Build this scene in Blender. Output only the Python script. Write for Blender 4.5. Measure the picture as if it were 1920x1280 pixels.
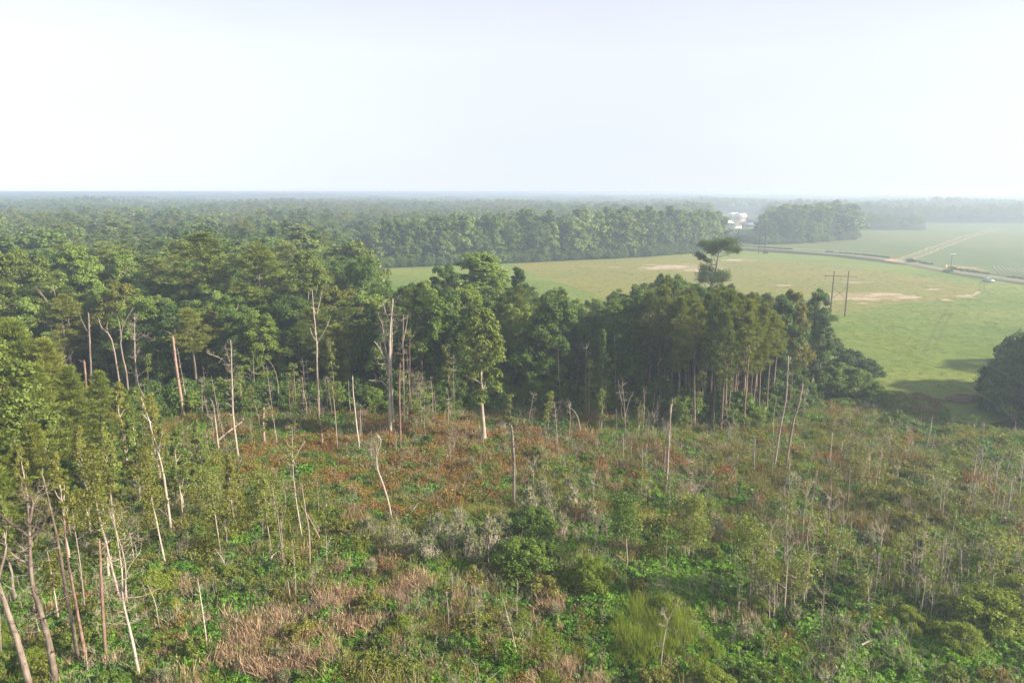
import bpy, bmesh, math, random
import numpy as np
from mathutils import Vector, Matrix

for o in list(bpy.data.objects):
    bpy.data.objects.remove(o, do_unlink=True)
SC = bpy.context.scene
COL = SC.collection
R_ = math.radians

# ------------------------------------------------------------------ camera
CAM_H = 40.0
FPX = 1356.0                       # focal length in pixels of a 1920 wide frame
PITCH = math.atan(280.0 / FPX)     # horizon lies 280 px above the frame centre
cam_d = bpy.data.cameras.new('camera')
cam = bpy.data.objects.new('camera', cam_d); COL.objects.link(cam)
cam_d.sensor_width = 36.0
cam_d.lens = FPX * 36.0 / 1920.0
cam_d.clip_start = 0.5
cam_d.clip_end = 30000.0
cam.location = (0, 0, CAM_H)
cam.rotation_euler = (math.pi / 2 - PITCH, 0, 0)
SC.camera = cam

# ------------------------------------------------------------------ world and sun
SUN_AZ, SUN_EL = R_(103), R_(28)    # azimuth clockwise from the viewing direction
w = bpy.data.worlds.new('World'); SC.world = w; w.use_nodes = True
wn = w.node_tree; wn.nodes.clear()
sky = wn.nodes.new('ShaderNodeTexSky'); sky.sky_type = 'NISHITA'; sky.sun_disc = False
sky.sun_elevation = SUN_EL; sky.sun_rotation = SUN_AZ
sky.altitude = 0; sky.air_density = 0.7; sky.dust_density = 1.0; sky.ozone_density = 1.0
bg = wn.nodes.new('ShaderNodeBackground'); bg.inputs['Strength'].default_value = 0.05
wo = wn.nodes.new('ShaderNodeOutputWorld')
veil = wn.nodes.new('ShaderNodeBackground'); veil.inputs[0].default_value = (0.87, 0.885, 1.0, 1); veil.inputs[1].default_value = 0.15   # even high haze
cn = wn.nodes.new('ShaderNodeTexNoise'); cn.inputs['Scale'].default_value = 2.2; cn.inputs['Detail'].default_value = 4   # faint unevenness of the high haze
cm = wn.nodes.new('ShaderNodeMapRange'); cm.inputs[3].default_value = 0.145; cm.inputs[4].default_value = 0.195
cmap = wn.nodes.new('ShaderNodeMapping'); cmap.inputs['Scale'].default_value = (1, 1, 3.5)
add = wn.nodes.new('ShaderNodeAddShader')
tcw = wn.nodes.new('ShaderNodeTexCoord'); sx = wn.nodes.new('ShaderNodeSeparateXYZ'); cxx = wn.nodes.new('ShaderNodeCombineXYZ')
mxz = wn.nodes.new('ShaderNodeMath'); mxz.operation = 'MAXIMUM'; mxz.inputs[1].default_value = 0.17     # the haze evens the sky out towards the horizon
wn.links.new(tcw.outputs['Generated'], sx.inputs[0]); wn.links.new(sx.outputs[0], cxx.inputs[0]); wn.links.new(sx.outputs[1], cxx.inputs[1])
wn.links.new(sx.outputs[2], mxz.inputs[0]); wn.links.new(mxz.outputs[0], cxx.inputs[2]); wn.links.new(cxx.outputs[0], sky.inputs[0])
wn.links.new(tcw.outputs['Generated'], cmap.inputs[0]); wn.links.new(cmap.outputs[0], cn.inputs[0]); wn.links.new(cn.outputs[0], cm.inputs[0]); wn.links.new(cm.outputs[0], veil.inputs[1])
sat = wn.nodes.new('ShaderNodeHueSaturation'); sat.inputs['Saturation'].default_value = 0.4   # hazy, whitened sky
wn.links.new(sky.outputs[0], sat.inputs['Color']); wn.links.new(sat.outputs[0], bg.inputs[0]); wn.links.new(bg.outputs[0], add.inputs[0]); wn.links.new(veil.outputs[0], add.inputs[1]); wn.links.new(add.outputs[0], wo.inputs[0])

sd = bpy.data.lights.new('sun', 'SUN'); sun = bpy.data.objects.new('sun', sd); COL.objects.link(sun)
sd.energy = 4.6; sd.angle = R_(2.0); sd.color = (1.0, 0.87, 0.69)
S = Vector((math.sin(SUN_AZ) * math.cos(SUN_EL), math.cos(SUN_AZ) * math.cos(SUN_EL), math.sin(SUN_EL)))
sun.rotation_euler = S.to_track_quat('Z', 'Y').to_euler(); sun.location = (200, 0, 200)

SC.view_settings.view_transform = 'Standard'; SC.view_settings.look = 'None'
SC.view_settings.gamma = 1.0; SC.view_settings.use_curve_mapping = False
SC.view_settings.exposure = 1.5
SC.cycles.use_denoising = True
SC.cycles.max_bounces = 7; SC.cycles.diffuse_bounces = 3; SC.cycles.glossy_bounces = 2
SC.cycles.transmission_bounces = 3; SC.cycles.volume_bounces = 1
SC.cycles.caustics_reflective = False; SC.cycles.caustics_refractive = False
SC.cycles.sample_clamp_indirect = 4.0

HAZE_DENSITY = 0.00062
HAZE_COLOR = (0.68, 0.81, 1.0)
HAZE_G = 0.42

# ------------------------------------------------------------------ pixels to places
CP, SP = math.cos(PITCH), math.sin(PITCH)
def ray(px, py):
    cx, cy = (px - 960.0) / FPX, (640.0 - py) / FPX
    return cx, CP + cy * SP, -SP + cy * CP
def G(px, py):
    """ground point seen at a pixel of the 1920x1280 photograph"""
    dx, dy, dz = ray(px, py); t = CAM_H / -dz
    return np.array([dx * t, dy * t, 0.0])
def at(px, py, Y):
    """point of the upright plane at distance Y seen at a pixel"""
    dx, dy, dz = ray(px, py); t = Y / dy
    return np.array([dx * t, Y, CAM_H + dz * t])
def P(x, y, z=0.0):
    """pixel of a place"""
    vz = z - CAM_H
    fw = y * CP - vz * SP; up = y * SP + vz * CP
    return 960 + FPX * x / fw, 640 - FPX * up / fw
def in_poly(x, y, poly):
    poly = np.asarray(poly, float); x = np.asarray(x, float); y = np.asarray(y, float)
    ins = np.zeros(x.shape, bool); n = len(poly); j = n - 1
    for i in range(n):
        xi, yi = poly[i]; xj, yj = poly[j]
        c = ((yi > y) != (yj > y)) & (x < (xj - xi) * (y - yi) / (yj - yi + 1e-12) + xi)
        ins ^= c; j = i
    return ins
def gpoly(pts): return np.array([G(*p)[:2] for p in pts])

def hash2(ix, iy, s):
    n = (ix.astype(np.int64) * 374761393 + iy.astype(np.int64) * 668265263 + s * 974711) & 0xffffffff
    n = ((n ^ (n >> 13)) * 1274126177) & 0xffffffff
    return ((n ^ (n >> 16)) & 0xffff) / 65535.0
def noise2(x, y, sc, s=0):
    x = np.asarray(x, float) / sc; y = np.asarray(y, float) / sc
    ix = np.floor(x); iy = np.floor(y); fx = x - ix; fy = y - iy
    fx = fx * fx * (3 - 2 * fx); fy = fy * fy * (3 - 2 * fy)
    a = hash2(ix, iy, s); b = hash2(ix + 1, iy, s); c = hash2(ix, iy + 1, s); d = hash2(ix + 1, iy + 1, s)
    return (a * (1 - fx) + b * fx) * (1 - fy) + (c * (1 - fx) + d * fx) * fy
def fbm(x, y, sc, s=0): return (noise2(x, y, sc, s) * 4 + noise2(x, y, sc / 2.1, s + 1) * 2 + noise2(x, y, sc / 4.3, s + 2)) / 7

# ------------------------------------------------------------------ mesh building
class Geo:
    def __init__(self): self.V = []; self.Q = []; self.T = []; self.n = 0
    def add(self, v, quads=None, tris=None):
        v = np.asarray(v, float)
        if quads is not None and len(quads): self.Q.append(np.asarray(quads, np.int64) + self.n)
        if tris is not None and len(tris): self.T.append(np.asarray(tris, np.int64) + self.n)
        self.V.append(v); self.n += len(v)
    def mesh(self, name, smooth=False):
        m = bpy.data.meshes.new(name)
        V = np.concatenate(self.V) if self.V else np.zeros((0, 3))
        Q = np.concatenate(self.Q) if self.Q else np.zeros((0, 4), np.int64)
        T = np.concatenate(self.T) if self.T else np.zeros((0, 3), np.int64)
        m.vertices.add(len(V)); m.vertices.foreach_set('co', V.ravel().astype(np.float32))
        m.loops.add(Q.size + T.size)
        m.loops.foreach_set('vertex_index', np.concatenate([Q.ravel(), T.ravel()]).astype(np.int32))
        m.polygons.add(len(Q) + len(T))
        tot = np.concatenate([np.full(len(Q), 4), np.full(len(T), 3)])
        st = np.concatenate([[0], np.cumsum(tot)[:-1]]) if len(tot) else tot
        m.polygons.foreach_set('loop_start', st.astype(np.int32))
        m.update(calc_edges=True)
        if smooth: m.polygons.foreach_set('use_smooth', np.ones(len(Q) + len(T), bool))
        m.validate()
        return m

def tube(g, path, radii, sides=5, cap=True):
    path = np.asarray(path, float); radii = np.asarray(radii, float); n = len(path)
    d = np.gradient(path, axis=0); d /= np.linalg.norm(d, axis=1)[:, None] + 1e-9
    ref = np.array([0.31, 0.95, 0.05]) if abs(d[0, 2]) > 0.7 else np.array([0.05, 0.1, 1.0])
    u = np.cross(d, ref); u /= np.linalg.norm(u, axis=1)[:, None] + 1e-9
    v = np.cross(d, u)
    a = np.arange(sides) * 2 * math.pi / sides
    ring = path[:, None] + radii[:, None, None] * (np.cos(a)[None, :, None] * u[:, None] + np.sin(a)[None, :, None] * v[:, None])
    V = ring.reshape(-1, 3)
    i = np.arange(n - 1)[:, None] * sides; k = np.arange(sides)[None]; k2 = (k + 1) % sides
    q = np.stack([i + k, i + k2, i + sides + k2, i + sides + k], -1).reshape(-1, 4)
    t = None
    if cap:
        b = (n - 1) * sides
        t = [[b, b + j, b + j + 1] for j in range(1, sides - 1)]
    g.add(V, q, t)

def leaves(g, p, nrm, L, W, rng):
    """rhombic leaf faces at points p facing nrm"""
    n = len(p)
    nrm = nrm / (np.linalg.norm(nrm, axis=1)[:, None] + 1e-9)
    r = rng.normal(size=(n, 3)); t = np.cross(nrm, r); t /= np.linalg.norm(t, axis=1)[:, None] + 1e-9
    b = np.cross(nrm, t)
    L = (np.ones(n) * L)[:, None]; W = (np.ones(n) * W)[:, None]
    V = np.stack([p - t * L / 2, p + b * W / 2 - nrm * W * .15, p + t * L / 2, p - b * W / 2 - nrm * W * .15], 1).reshape(-1, 3)
    i = np.arange(n)[:, None] * 4
    g.add(V, i + np.arange(4)[None])

def needles(g, p, d, L, W, rng):
    """narrow triangles from p along d"""
    n = len(p); d = d / (np.linalg.norm(d, axis=1)[:, None] + 1e-9)
    s = np.cross(d, rng.normal(size=(n, 3))); s /= np.linalg.norm(s, axis=1)[:, None] + 1e-9
    L = (np.ones(n) * L)[:, None]
    V = np.stack([p - s * W / 2, p + s * W / 2, p + d * L], 1).reshape(-1, 3)
    i = np.arange(n)[:, None] * 3
    g.add(V, None, i + np.arange(3)[None])

def box(g, c, s, rz=0.0):
    x, y, z = np.array(s) / 2.0
    v = np.array([[-x, -y, -z], [x, -y, -z], [x, y, -z], [-x, y, -z], [-x, -y, z], [x, -y, z], [x, y, z], [-x, y, z]])
    c_, s_ = math.cos(rz), math.sin(rz)
    v = np.stack([v[:, 0] * c_ - v[:, 1] * s_, v[:, 0] * s_ + v[:, 1] * c_, v[:, 2]], 1) + np.array(c)
    g.add(v, [[0, 3, 2, 1], [4, 5, 6, 7], [0, 1, 5, 4], [1, 2, 6, 5], [2, 3, 7, 6], [3, 0, 4, 7]])

def unit(rng, n):
    v = rng.normal(size=(n, 3)); return v / np.linalg.norm(v, axis=1)[:, None]

# ------------------------------------------------------------------ objects
def thing(name, label, cat, loc, rz=0.0, sc=1.0, group=None):
    o = bpy.data.objects.new(name, None); COL.objects.link(o)
    o.empty_display_size = 0.3
    o.location = loc; o.rotation_euler = (0, 0, rz); o.scale = (sc, sc, sc) if np.isscalar(sc) else sc
    o['label'] = label; o['category'] = cat
    if group: o['group'] = group
    return o
def part(name, me, m, parent=None, kind=None):
    o = bpy.data.objects.new(name, me); COL.objects.link(o)
    if len(me.materials) == 0: me.materials.append(m)
    elif me.materials[0] != m:
        o.material_slots[0].link = 'OBJECT'; o.material_slots[0].material = m
    if parent is not None: o.parent = parent
    if kind: o['kind'] = kind
    return o
def structure(name, me, m, label=None):
    o = part(name, me, m, None, 'structure')
    if label: o['label'] = label
    return o

# ------------------------------------------------------------------ materials
def mat(name):
    m = bpy.data.materials.new(name); m.use_nodes = True; nt = m.node_tree; nt.nodes.clear()
    out = nt.nodes.new('ShaderNodeOutputMaterial')
    return m, nt, out
def ramp(nt, cols, fac, pos=None):
    r = nt.nodes.new('ShaderNodeValToRGB'); e = r.color_ramp.elements
    n = len(cols)
    while len(e) < n: e.new(0.5)
    for i, c in enumerate(cols):
        e[i].position = pos[i] if pos else i / max(1, n - 1); e[i].color = (*c, 1)
    nt.links.new(fac, r.inputs[0]); return r.outputs[0]
def mul(nt, c, v, lo, hi):
    mr = nt.nodes.new('ShaderNodeMapRange'); mr.inputs[3].default_value = lo; mr.inputs[4].default_value = hi
    nt.links.new(v, mr.inputs[0])
    mx = nt.nodes.new('ShaderNodeMix'); mx.data_type = 'RGBA'; mx.blend_type = 'MULTIPLY'; mx.inputs[0].default_value = 1
    nt.links.new(c, mx.inputs[6]); nt.links.new(mr.outputs[0], mx.inputs[7]); return mx.outputs[2]
def leaf_mat(name, cols, trans=0.3, var=(0.65, 1.35), spec=0.25):
    m, nt, out = mat(name)
    oi = nt.nodes.new('ShaderNodeObjectInfo')
    c = ramp(nt, cols, oi.outputs['Random'])
    ge = nt.nodes.new('ShaderNodeNewGeometry')
    c = mul(nt, c, ge.outputs['Random Per Island'], *var)
    p = nt.nodes.new('ShaderNodeBsdfPrincipled'); p.inputs['Roughness'].default_value = 0.55
    p.inputs['Specular IOR Level'].default_value = spec
    nt.links.new(c, p.inputs['Base Color'])
    tr = nt.nodes.new('ShaderNodeBsdfTranslucent')
    hs = nt.nodes.new('ShaderNodeHueSaturation'); hs.inputs['Hue'].default_value = 0.485
    hs.inputs['Saturation'].default_value = 1.1; hs.inputs['Value'].default_value = 1.5
    nt.links.new(c, hs.inputs['Color']); nt.links.new(hs.outputs[0], tr.inputs[0])
    mx = nt.nodes.new('ShaderNodeMixShader'); mx.inputs[0].default_value = trans
    nt.links.new(p.outputs[0], mx.inputs[1]); nt.links.new(tr.outputs[0], mx.inputs[2])
    nt.links.new(mx.outputs[0], out.inputs[0]); return m
def wood_mat(name, cols, scale=3.0, stretch=0.12, bump=0.4):
    m, nt, out = mat(name)
    tc = nt.nodes.new('ShaderNodeTexCoord'); mp = nt.nodes.new('ShaderNodeMapping')
    mp.inputs['Scale'].default_value = (1, 1, stretch); nt.links.new(tc.outputs['Object'], mp.inputs[0])
    n1 = nt.nodes.new('ShaderNodeTexNoise'); n1.inputs['Scale'].default_value = scale * 2; n1.inputs['Detail'].default_value = 6; n1.inputs['Roughness'].default_value = .65
    nt.links.new(mp.outputs[0], n1.inputs[0])
    n2 = nt.nodes.new('ShaderNodeTexNoise'); n2.inputs['Scale'].default_value = scale * 0.35; n2.inputs['Detail'].default_value = 3
    nt.links.new(tc.outputs['Object'], n2.inputs[0])
    oi = nt.nodes.new('ShaderNodeObjectInfo')
    ad = nt.nodes.new('ShaderNodeMath'); ad.operation = 'MULTIPLY_ADD'; ad.inputs[1].default_value = 0.45
    nt.links.new(oi.outputs['Random'], ad.inputs[0]); nt.links.new(n2.outputs[0], ad.inputs[2])
    sb = nt.nodes.new('ShaderNodeMath'); sb.operation = 'SUBTRACT'; sb.inputs[1].default_value = 0.22
    nt.links.new(ad.outputs[0], sb.inputs[0])
    c = ramp(nt, cols, sb.outputs[0], [0.25 + 0.5 * i / (len(cols) - 1) for i in range(len(cols))])
    c = mul(nt, c, n1.outputs[0], 0.15, 1.85)
    p = nt.nodes.new('ShaderNodeBsdfPrincipled'); p.inputs['Roughness'].default_value = 0.85
    p.inputs['Specular IOR Level'].default_value = 0.2
    nt.links.new(c, p.inputs['Base Color'])
    b = nt.nodes.new('ShaderNodeBump'); b.inputs['Strength'].default_value = bump; b.inputs['Distance'].default_value = 0.05
    nt.links.new(n1.outputs[0], b.inputs['Height']); nt.links.new(b.outputs[0], p.inputs['Normal'])
    nt.links.new(p.outputs[0], out.inputs[0]); return m
def flat_mat(name, col, rough=0.7, noise=None, spec=0.3, metal=0.0, lo=0.8, hi=1.2):
    m, nt, out = mat(name)
    p = nt.nodes.new('ShaderNodeBsdfPrincipled'); p.inputs['Roughness'].default_value = rough
    p.inputs['Specular IOR Level'].default_value = spec; p.inputs['Metallic'].default_value = metal
    if noise:
        tc = nt.nodes.new('ShaderNodeTexCoord')
        n1 = nt.nodes.new('ShaderNodeTexNoise'); n1.inputs['Scale'].default_value = noise; n1.inputs['Detail'].default_value = 5
        nt.links.new(tc.outputs['Object'], n1.inputs[0])
        rgb = nt.nodes.new('ShaderNodeRGB'); rgb.outputs[0].default_value = (*col, 1)
        nt.links.new(mul(nt, rgb.outputs[0], n1.outputs[0], lo, hi), p.inputs['Base Color'])
    else: p.inputs['Base Color'].default_value = (*col, 1)
    nt.links.new(p.outputs[0], out.inputs[0]); return m
def field_mat(name, cols, s1=0.02, s2=0.25, s3=1.4, stretch=(1, 1, 1), rot=0.0, bump=0.6, pos=None, w=(0.55, 0.3, 0.25)):
    """layered noise over ground coordinates"""
    m, nt, out = mat(name)
    tc = nt.nodes.new('ShaderNodeTexCoord'); mp = nt.nodes.new('ShaderNodeMapping')
    mp.inputs['Scale'].default_value = stretch; mp.inputs['Rotation'].default_value = (0, 0, rot)
    nt.links.new(tc.outputs['Object'], mp.inputs[0])
    acc = None
    for s, wt, d in ((s1, w[0], 5), (s2, w[1], 5), (s3, w[2], 4)):
        n = nt.nodes.new('ShaderNodeTexNoise'); n.inputs['Scale'].default_value = s; n.inputs['Detail'].default_value = d
        n.inputs['Roughness'].default_value = 0.6
        nt.links.new(mp.outputs[0], n.inputs[0])
        ma = nt.nodes.new('ShaderNodeMath'); ma.operation = 'MULTIPLY_ADD'; ma.inputs[1].default_value = wt
        if acc is None: ma.inputs[2].default_value = 0.5 - 0.5 * sum(w)
        else: nt.links.new(acc, ma.inputs[2])
        nt.links.new(n.outputs[0], ma.inputs[0]); acc = ma.outputs[0]; last = n
    c = ramp(nt, cols, acc, pos or [0.3 + 0.4 * i / (len(cols) - 1) for i in range(len(cols))])
    p = nt.nodes.new('ShaderNodeBsdfPrincipled'); p.inputs['Roughness'].default_value = 0.95
    p.inputs['Specular IOR Level'].default_value = 0.05
    nt.links.new(c, p.inputs['Base Color'])
    b = nt.nodes.new('ShaderNodeBump'); b.inputs['Strength'].default_value = bump; b.inputs['Distance'].default_value = 0.5
    nt.links.new(acc, b.inputs['Height']); nt.links.new(b.outputs[0], p.inputs['Normal'])
    nt.links.new(p.outputs[0], out.inputs[0]); return m

M = {}
M['leaf'] = leaf_mat('broadleaf_foliage', [(0.054, 0.103, 0.018), (0.089, 0.155, 0.024), (0.111, 0.180, 0.026), (0.152, 0.214, 0.032)])
M['leaf_light'] = leaf_mat('light_broadleaf_foliage', [(0.156, 0.230, 0.043), (0.195, 0.268, 0.057)])
M['leaf_mid'] = leaf_mat('yellow_green_foliage', [(0.128, 0.174, 0.030), (0.141, 0.186, 0.034)])
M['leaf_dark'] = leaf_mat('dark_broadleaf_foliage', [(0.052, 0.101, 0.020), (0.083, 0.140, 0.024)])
M['leaf_olive'] = leaf_mat('olive_broadleaf_foliage', [(0.133, 0.145, 0.023), (0.187, 0.191, 0.034)])
M['leaf_pale'] = leaf_mat('sparse_pale_foliage', [(0.137, 0.183, 0.036), (0.200, 0.230, 0.049)], 0.35)
M['pine'] = leaf_mat('pine_needles', [(0.074, 0.123, 0.022), (0.113, 0.159, 0.025), (0.144, 0.179, 0.031)], 0.2, (0.6, 1.4))
M['pine_warm'] = leaf_mat('warm_pine_needles', [(0.139, 0.184, 0.025), (0.187, 0.211, 0.032)], 0.25, (0.6, 1.4))
M['shrub'] = leaf_mat('shrub_foliage', [(0.070, 0.130, 0.019), (0.109, 0.168, 0.025), (0.156, 0.191, 0.033)])
M['shrub_grey'] = leaf_mat('willow_foliage', [(0.122, 0.165, 0.059), (0.159, 0.198, 0.072)])
M['shrub_yellow'] = leaf_mat('feathery_foliage', [(0.159, 0.223, 0.027), (0.199, 0.252, 0.036)], 0.35)
M['bark'] = wood_mat('pine_bark', [(.07, .054, .043), (.13, .10, .08), (.23, .185, .15)])
M['bark_row'] = wood_mat('pinkish_pine_bark', [(.11, .075, .06), (.18, .125, .10), (.24, .175, .145)])
M['bark_grey'] = wood_mat('grey_bark', [(.10, .085, .07), (.17, .145, .12), (.22, .19, .16)])
M['snag'] = wood_mat('weathered_snag_wood', [(.14, .11, .09), (.22, .175, .145), (.29, .24, .20)])
M['snag_pale'] = wood_mat('bleached_snag_wood', [(0.238, 0.194, 0.157), (0.335, 0.281, 0.227), (0.410, 0.356, 0.292)])
M['snag_pink'] = wood_mat('pinkish_barkless_wood', [(.17, .10, .078), (.25, .16, .125), (.31, .21, .17)])
M['twig'] = wood_mat('dead_twigs', [(.22, .19, .145), (.32, .28, .22)])

# =================================================================== SETTING
# ---- areas, outlined where they meet the ground
CLEAR = gpoly([(-500, 2300), (-340, 1500), (-90, 1180), (20, 1000), (130, 900), (225, 812), (300, 778), (450, 770), (600, 766), (760, 772),
               (1000, 764), (1200, 768), (1310, 800), (1400, 800), (1500, 762), (1600, 752), (1660, 735), (1720, 755), (1800, 800), (2100, 840), (2700, 1500), (2400, 2300)])
WOOD = gpoly([(690, 770), (760, 772), (1000, 764), (1200, 768), (1310, 800), (1400, 795), (1490, 752), (1550, 715), (1548, 680), (1500, 655), (1400, 640), (1250, 640), (1100, 655), (980, 650), (800, 640), (690, 650)])
FIELD = gpoly([(690, 660), (640, 560), (650, 520), (690, 504), (860, 498), (1000, 492), (1200, 483), (1300, 475), (1330, 468), (1400, 470.5), (1560, 481), (1700, 498), (1800, 517),
               (1920, 534), (2050, 552), (2300, 590), (2300, 700), (2000, 760), (1850, 800), (1720, 770), (1640, 760), (1560, 740), (1548, 680), (1500, 655), (1400, 640), (1100, 655), (980, 650), (800, 640)])
ROAD_PX = [(1180, 453), (1270, 457), (1340, 461.5), (1450, 467), (1560, 475), (1640, 483), (1700, 491.5), (1780, 507), (1860, 518.5), (1920, 527), (2100, 552), (2400, 590)]
FARFIELD = gpoly([(1360, 458), (1440, 464), (1560, 472), (1640, 480), (1700, 488), (1780, 502), (1920, 521), (2100, 545), (2500, 590), (2600, 500), (2400, 425), (1920, 419), (1735, 418), (1735, 432), (1600, 431), (1604, 448), (1500, 456), (1424, 459)])
YARD = gpoly([(1352, 458), (1424, 459), (1424, 432), (1432, 428), (1432, 404), (1372, 402), (1350, 405), (1345, 425), (1356, 440)])
COPSE = gpoly([(1424, 458), (1500, 456), (1604, 448), (1600, 430), (1432, 430)])
PLANT = gpoly([(1590, 436), (1640, 431.5), (1690, 432), (1728, 429), (1738, 425), (1720, 421), (1596, 422)])

def gz(x, y):
    x = np.asarray(x, float); y = np.asarray(y, float)
    k = np.clip((128 - y) / 20, 0, 1)
    return k * (fbm(x, y, 14, 5) - 0.5) * 1.0

def xs_grid(lim, near, step):
    a = list(np.arange(-near, near + .1, step)); b = near; s = step
    while b < lim:
        s *= 1.35; b = min(lim, b + s); a = [-b] + a + [b]
    return np.array(a)
gx = xs_grid(6900, 130, 2.5)
gy = np.concatenate([[-6900, -3000, -1200, -400, -100, -30], np.arange(0, 140, 2.5), np.geomspace(140, 6900, 30)])
X, Y = np.meshgrid(gx, gy); Z = gz(X, Y)
g = Geo(); nx, ny = len(gx), len(gy)
ii = (np.arange(ny - 1)[:, None] * nx + np.arange(nx - 1)[None]).ravel()
g.add(np.stack([X.ravel(), Y.ravel(), Z.ravel()], 1), np.stack([ii, ii + 1, ii + nx + 1, ii + nx], 1))
M['soil'] = field_mat('marsh_soil', [(.020, .024, .010), (.035, .042, .015), (.055, .045, .022)], 0.05, 0.4, 2.5)
structure('ground', g.mesh('ground', True), M['soil'])

def sheet(name, poly, z, m, jitter=0.0, step=12.0, seed=0):
    rng = np.random.default_rng(seed); pts = []
    n = len(poly)
    for i in range(n):
        a, b = poly[i], poly[(i + 1) % n]; k = max(1, int(np.linalg.norm(b - a) / step))
        for j in range(k):
            p = a + (b - a) * j / k
            if jitter: p = p + rng.normal(size=2) * jitter
            pts.append(p)
    bm = bmesh.new(); vs = [bm.verts.new((p[0], p[1], z)) for p in pts]
    f = bm.faces.new(vs); bm.normal_update()
    if f.normal.z < 0: f.normal_flip()
    bmesh.ops.triangulate(bm, faces=[f]); me = bpy.data.meshes.new(name); bm.to_mesh(me); bm.free()
    return structure(name, me, m)
M['pasture'] = field_mat('pasture_grass', [(0.072, 0.123, 0.025), (0.109, 0.159, 0.034), (0.149, 0.180, 0.043), (0.181, 0.188, 0.056)], 0.018, 0.10, 0.7, (0.3, 1, 1), bump=.12, w=(.6, .3, .2))
M['crop'] = field_mat('crop_leaves', [(0.117, 0.139, 0.038), (0.149, 0.159, 0.045), (0.181, 0.173, 0.055), (0.214, 0.194, 0.075)], 0.012, 0.12, 0.9, (0.5, 1, 1), bump=.1, w=(.45, .25, .55))
M['farcrop'] = field_mat('far_crop', [(0.059, 0.095, 0.032), (0.086, 0.119, 0.040), (0.119, 0.136, 0.050), (0.139, 0.143, 0.061)], 0.006, 0.05, 0.3, (1, .35, 1), .45, .2)
M['sand'] = field_mat('pale_sand', [(0.208, 0.168, 0.115), (0.336, 0.272, 0.197), (0.440, 0.368, 0.279)], 0.05, 0.4, 1.5)
M['sand_thin'] = field_mat('thin_sandy_soil', [(.16, .16, .055), (.22, .19, .09), (.29, .24, .14)], 0.05, 0.3, 1.2, (.4, 1, 1))
M['reddirt'] = field_mat('red_dirt', [(.25, .14, .08), (.36, .22, .13), (.45, .32, .2)], 0.05, 0.4, 1.5)
M['brush'] = field_mat('brown_brush', [(.06, .05, .03), (.09, .06, .04), (.07, .09, .03)], 0.1, 0.5, 2)
sheet('pasture', FIELD, 0.010, M['pasture'], 0.6, 10, 1)
CROP = gpoly([(960, 494), (1200, 484.5), (1300, 478), (1345, 490), (1440, 487), (1560, 497), (1680, 511), (1790, 528), (1838, 540), (1828, 556), (1740, 564), (1660, 572), (1600, 584), (1548, 592), (1480, 620),
              (1380, 622), (1250, 600), (1130, 560), (1060, 533), (985, 508)])
sheet('crop_field', CROP, 0.020, M['crop'], 0.8, 8, 2)
sheet('far_crop_field', FARFIELD, 0.010, M['farcrop'], 0.5, 25, 3)
sheet('village_green', YARD, 0.010, M['pasture'], 0.5, 25, 4)

blob_z = 0.0
def blob(name, px, py, rx, ry, z, m, seed):
    """irregular patch of ground, each a little above the last"""
    global blob_z; blob_z += .002; z += blob_z
    rng = np.random.default_rng(seed); n = 46; a = np.arange(n) * 2 * math.pi / n
    k = np.ones(n)
    for h in range(1, 9): k += rng.normal() * 0.32 / h ** .7 * np.cos(h * a + rng.uniform(0, 7))
    k = np.clip(k, .25, 1.6)
    pts = np.array([G(px + rx * kk * math.cos(t), py + ry * kk * math.sin(t))[:2] for kk, t in zip(k, a)])
    sheet(name, pts, z, m)
for i, (px, py, rx, ry) in enumerate([(1255, 502, 55, 4), (1300, 507, 22, 2.5), (1375, 488, 22, 1.8), (1660, 554, 60, 4), (1622, 561, 40, 2.5), (1700, 558, 28, 3), (1812, 555, 16, 2), (1775, 563, 10, 1.5), (1470, 536, 18, 1.2), (1610, 530, 26, 1)]):
    blob('sand_patch', px, py, rx * 1.35, ry * 1.5, 0.026, M['sand_thin'], 80 + i)
    blob('sand_patch', px, py, rx * .8, ry * .7, 0.030, M['sand'], 40 + i)
    rs = np.random.default_rng(i)
    for j in range(5): blob('sand_patch', px + rs.normal() * rx * .8, py + rs.normal() * ry * 1.1, rx * rs.uniform(.1, .3), ry * rs.uniform(.12, .35), 0.034, M['sand'], 200 + i * 9 + j)
for i, (px, py, rx, ry) in enumerate([(1678, 488, 14, 2.2), (1700, 491, 16, 2.0), (1810, 503, 30, 1.0)]):
    blob('dirt_patch', px, py, rx, ry, 0.026, M['reddirt'] if i != 1 else M['sand'], 60 + i)
blob('bare_strip', 1600, 449, 9, .8, 0.02, M['reddirt'], 66)
blob('brush_patch', 1705, 762, 55, 22, 0.030, M['brush'], 70)
blob('brush_patch', 1810, 748, 40, 8, 0.034, M['brush'], 71)
blob('dirt_yard', 1404, 415, 18, 2.2, 0.02, M['reddirt'], 72)

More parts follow.
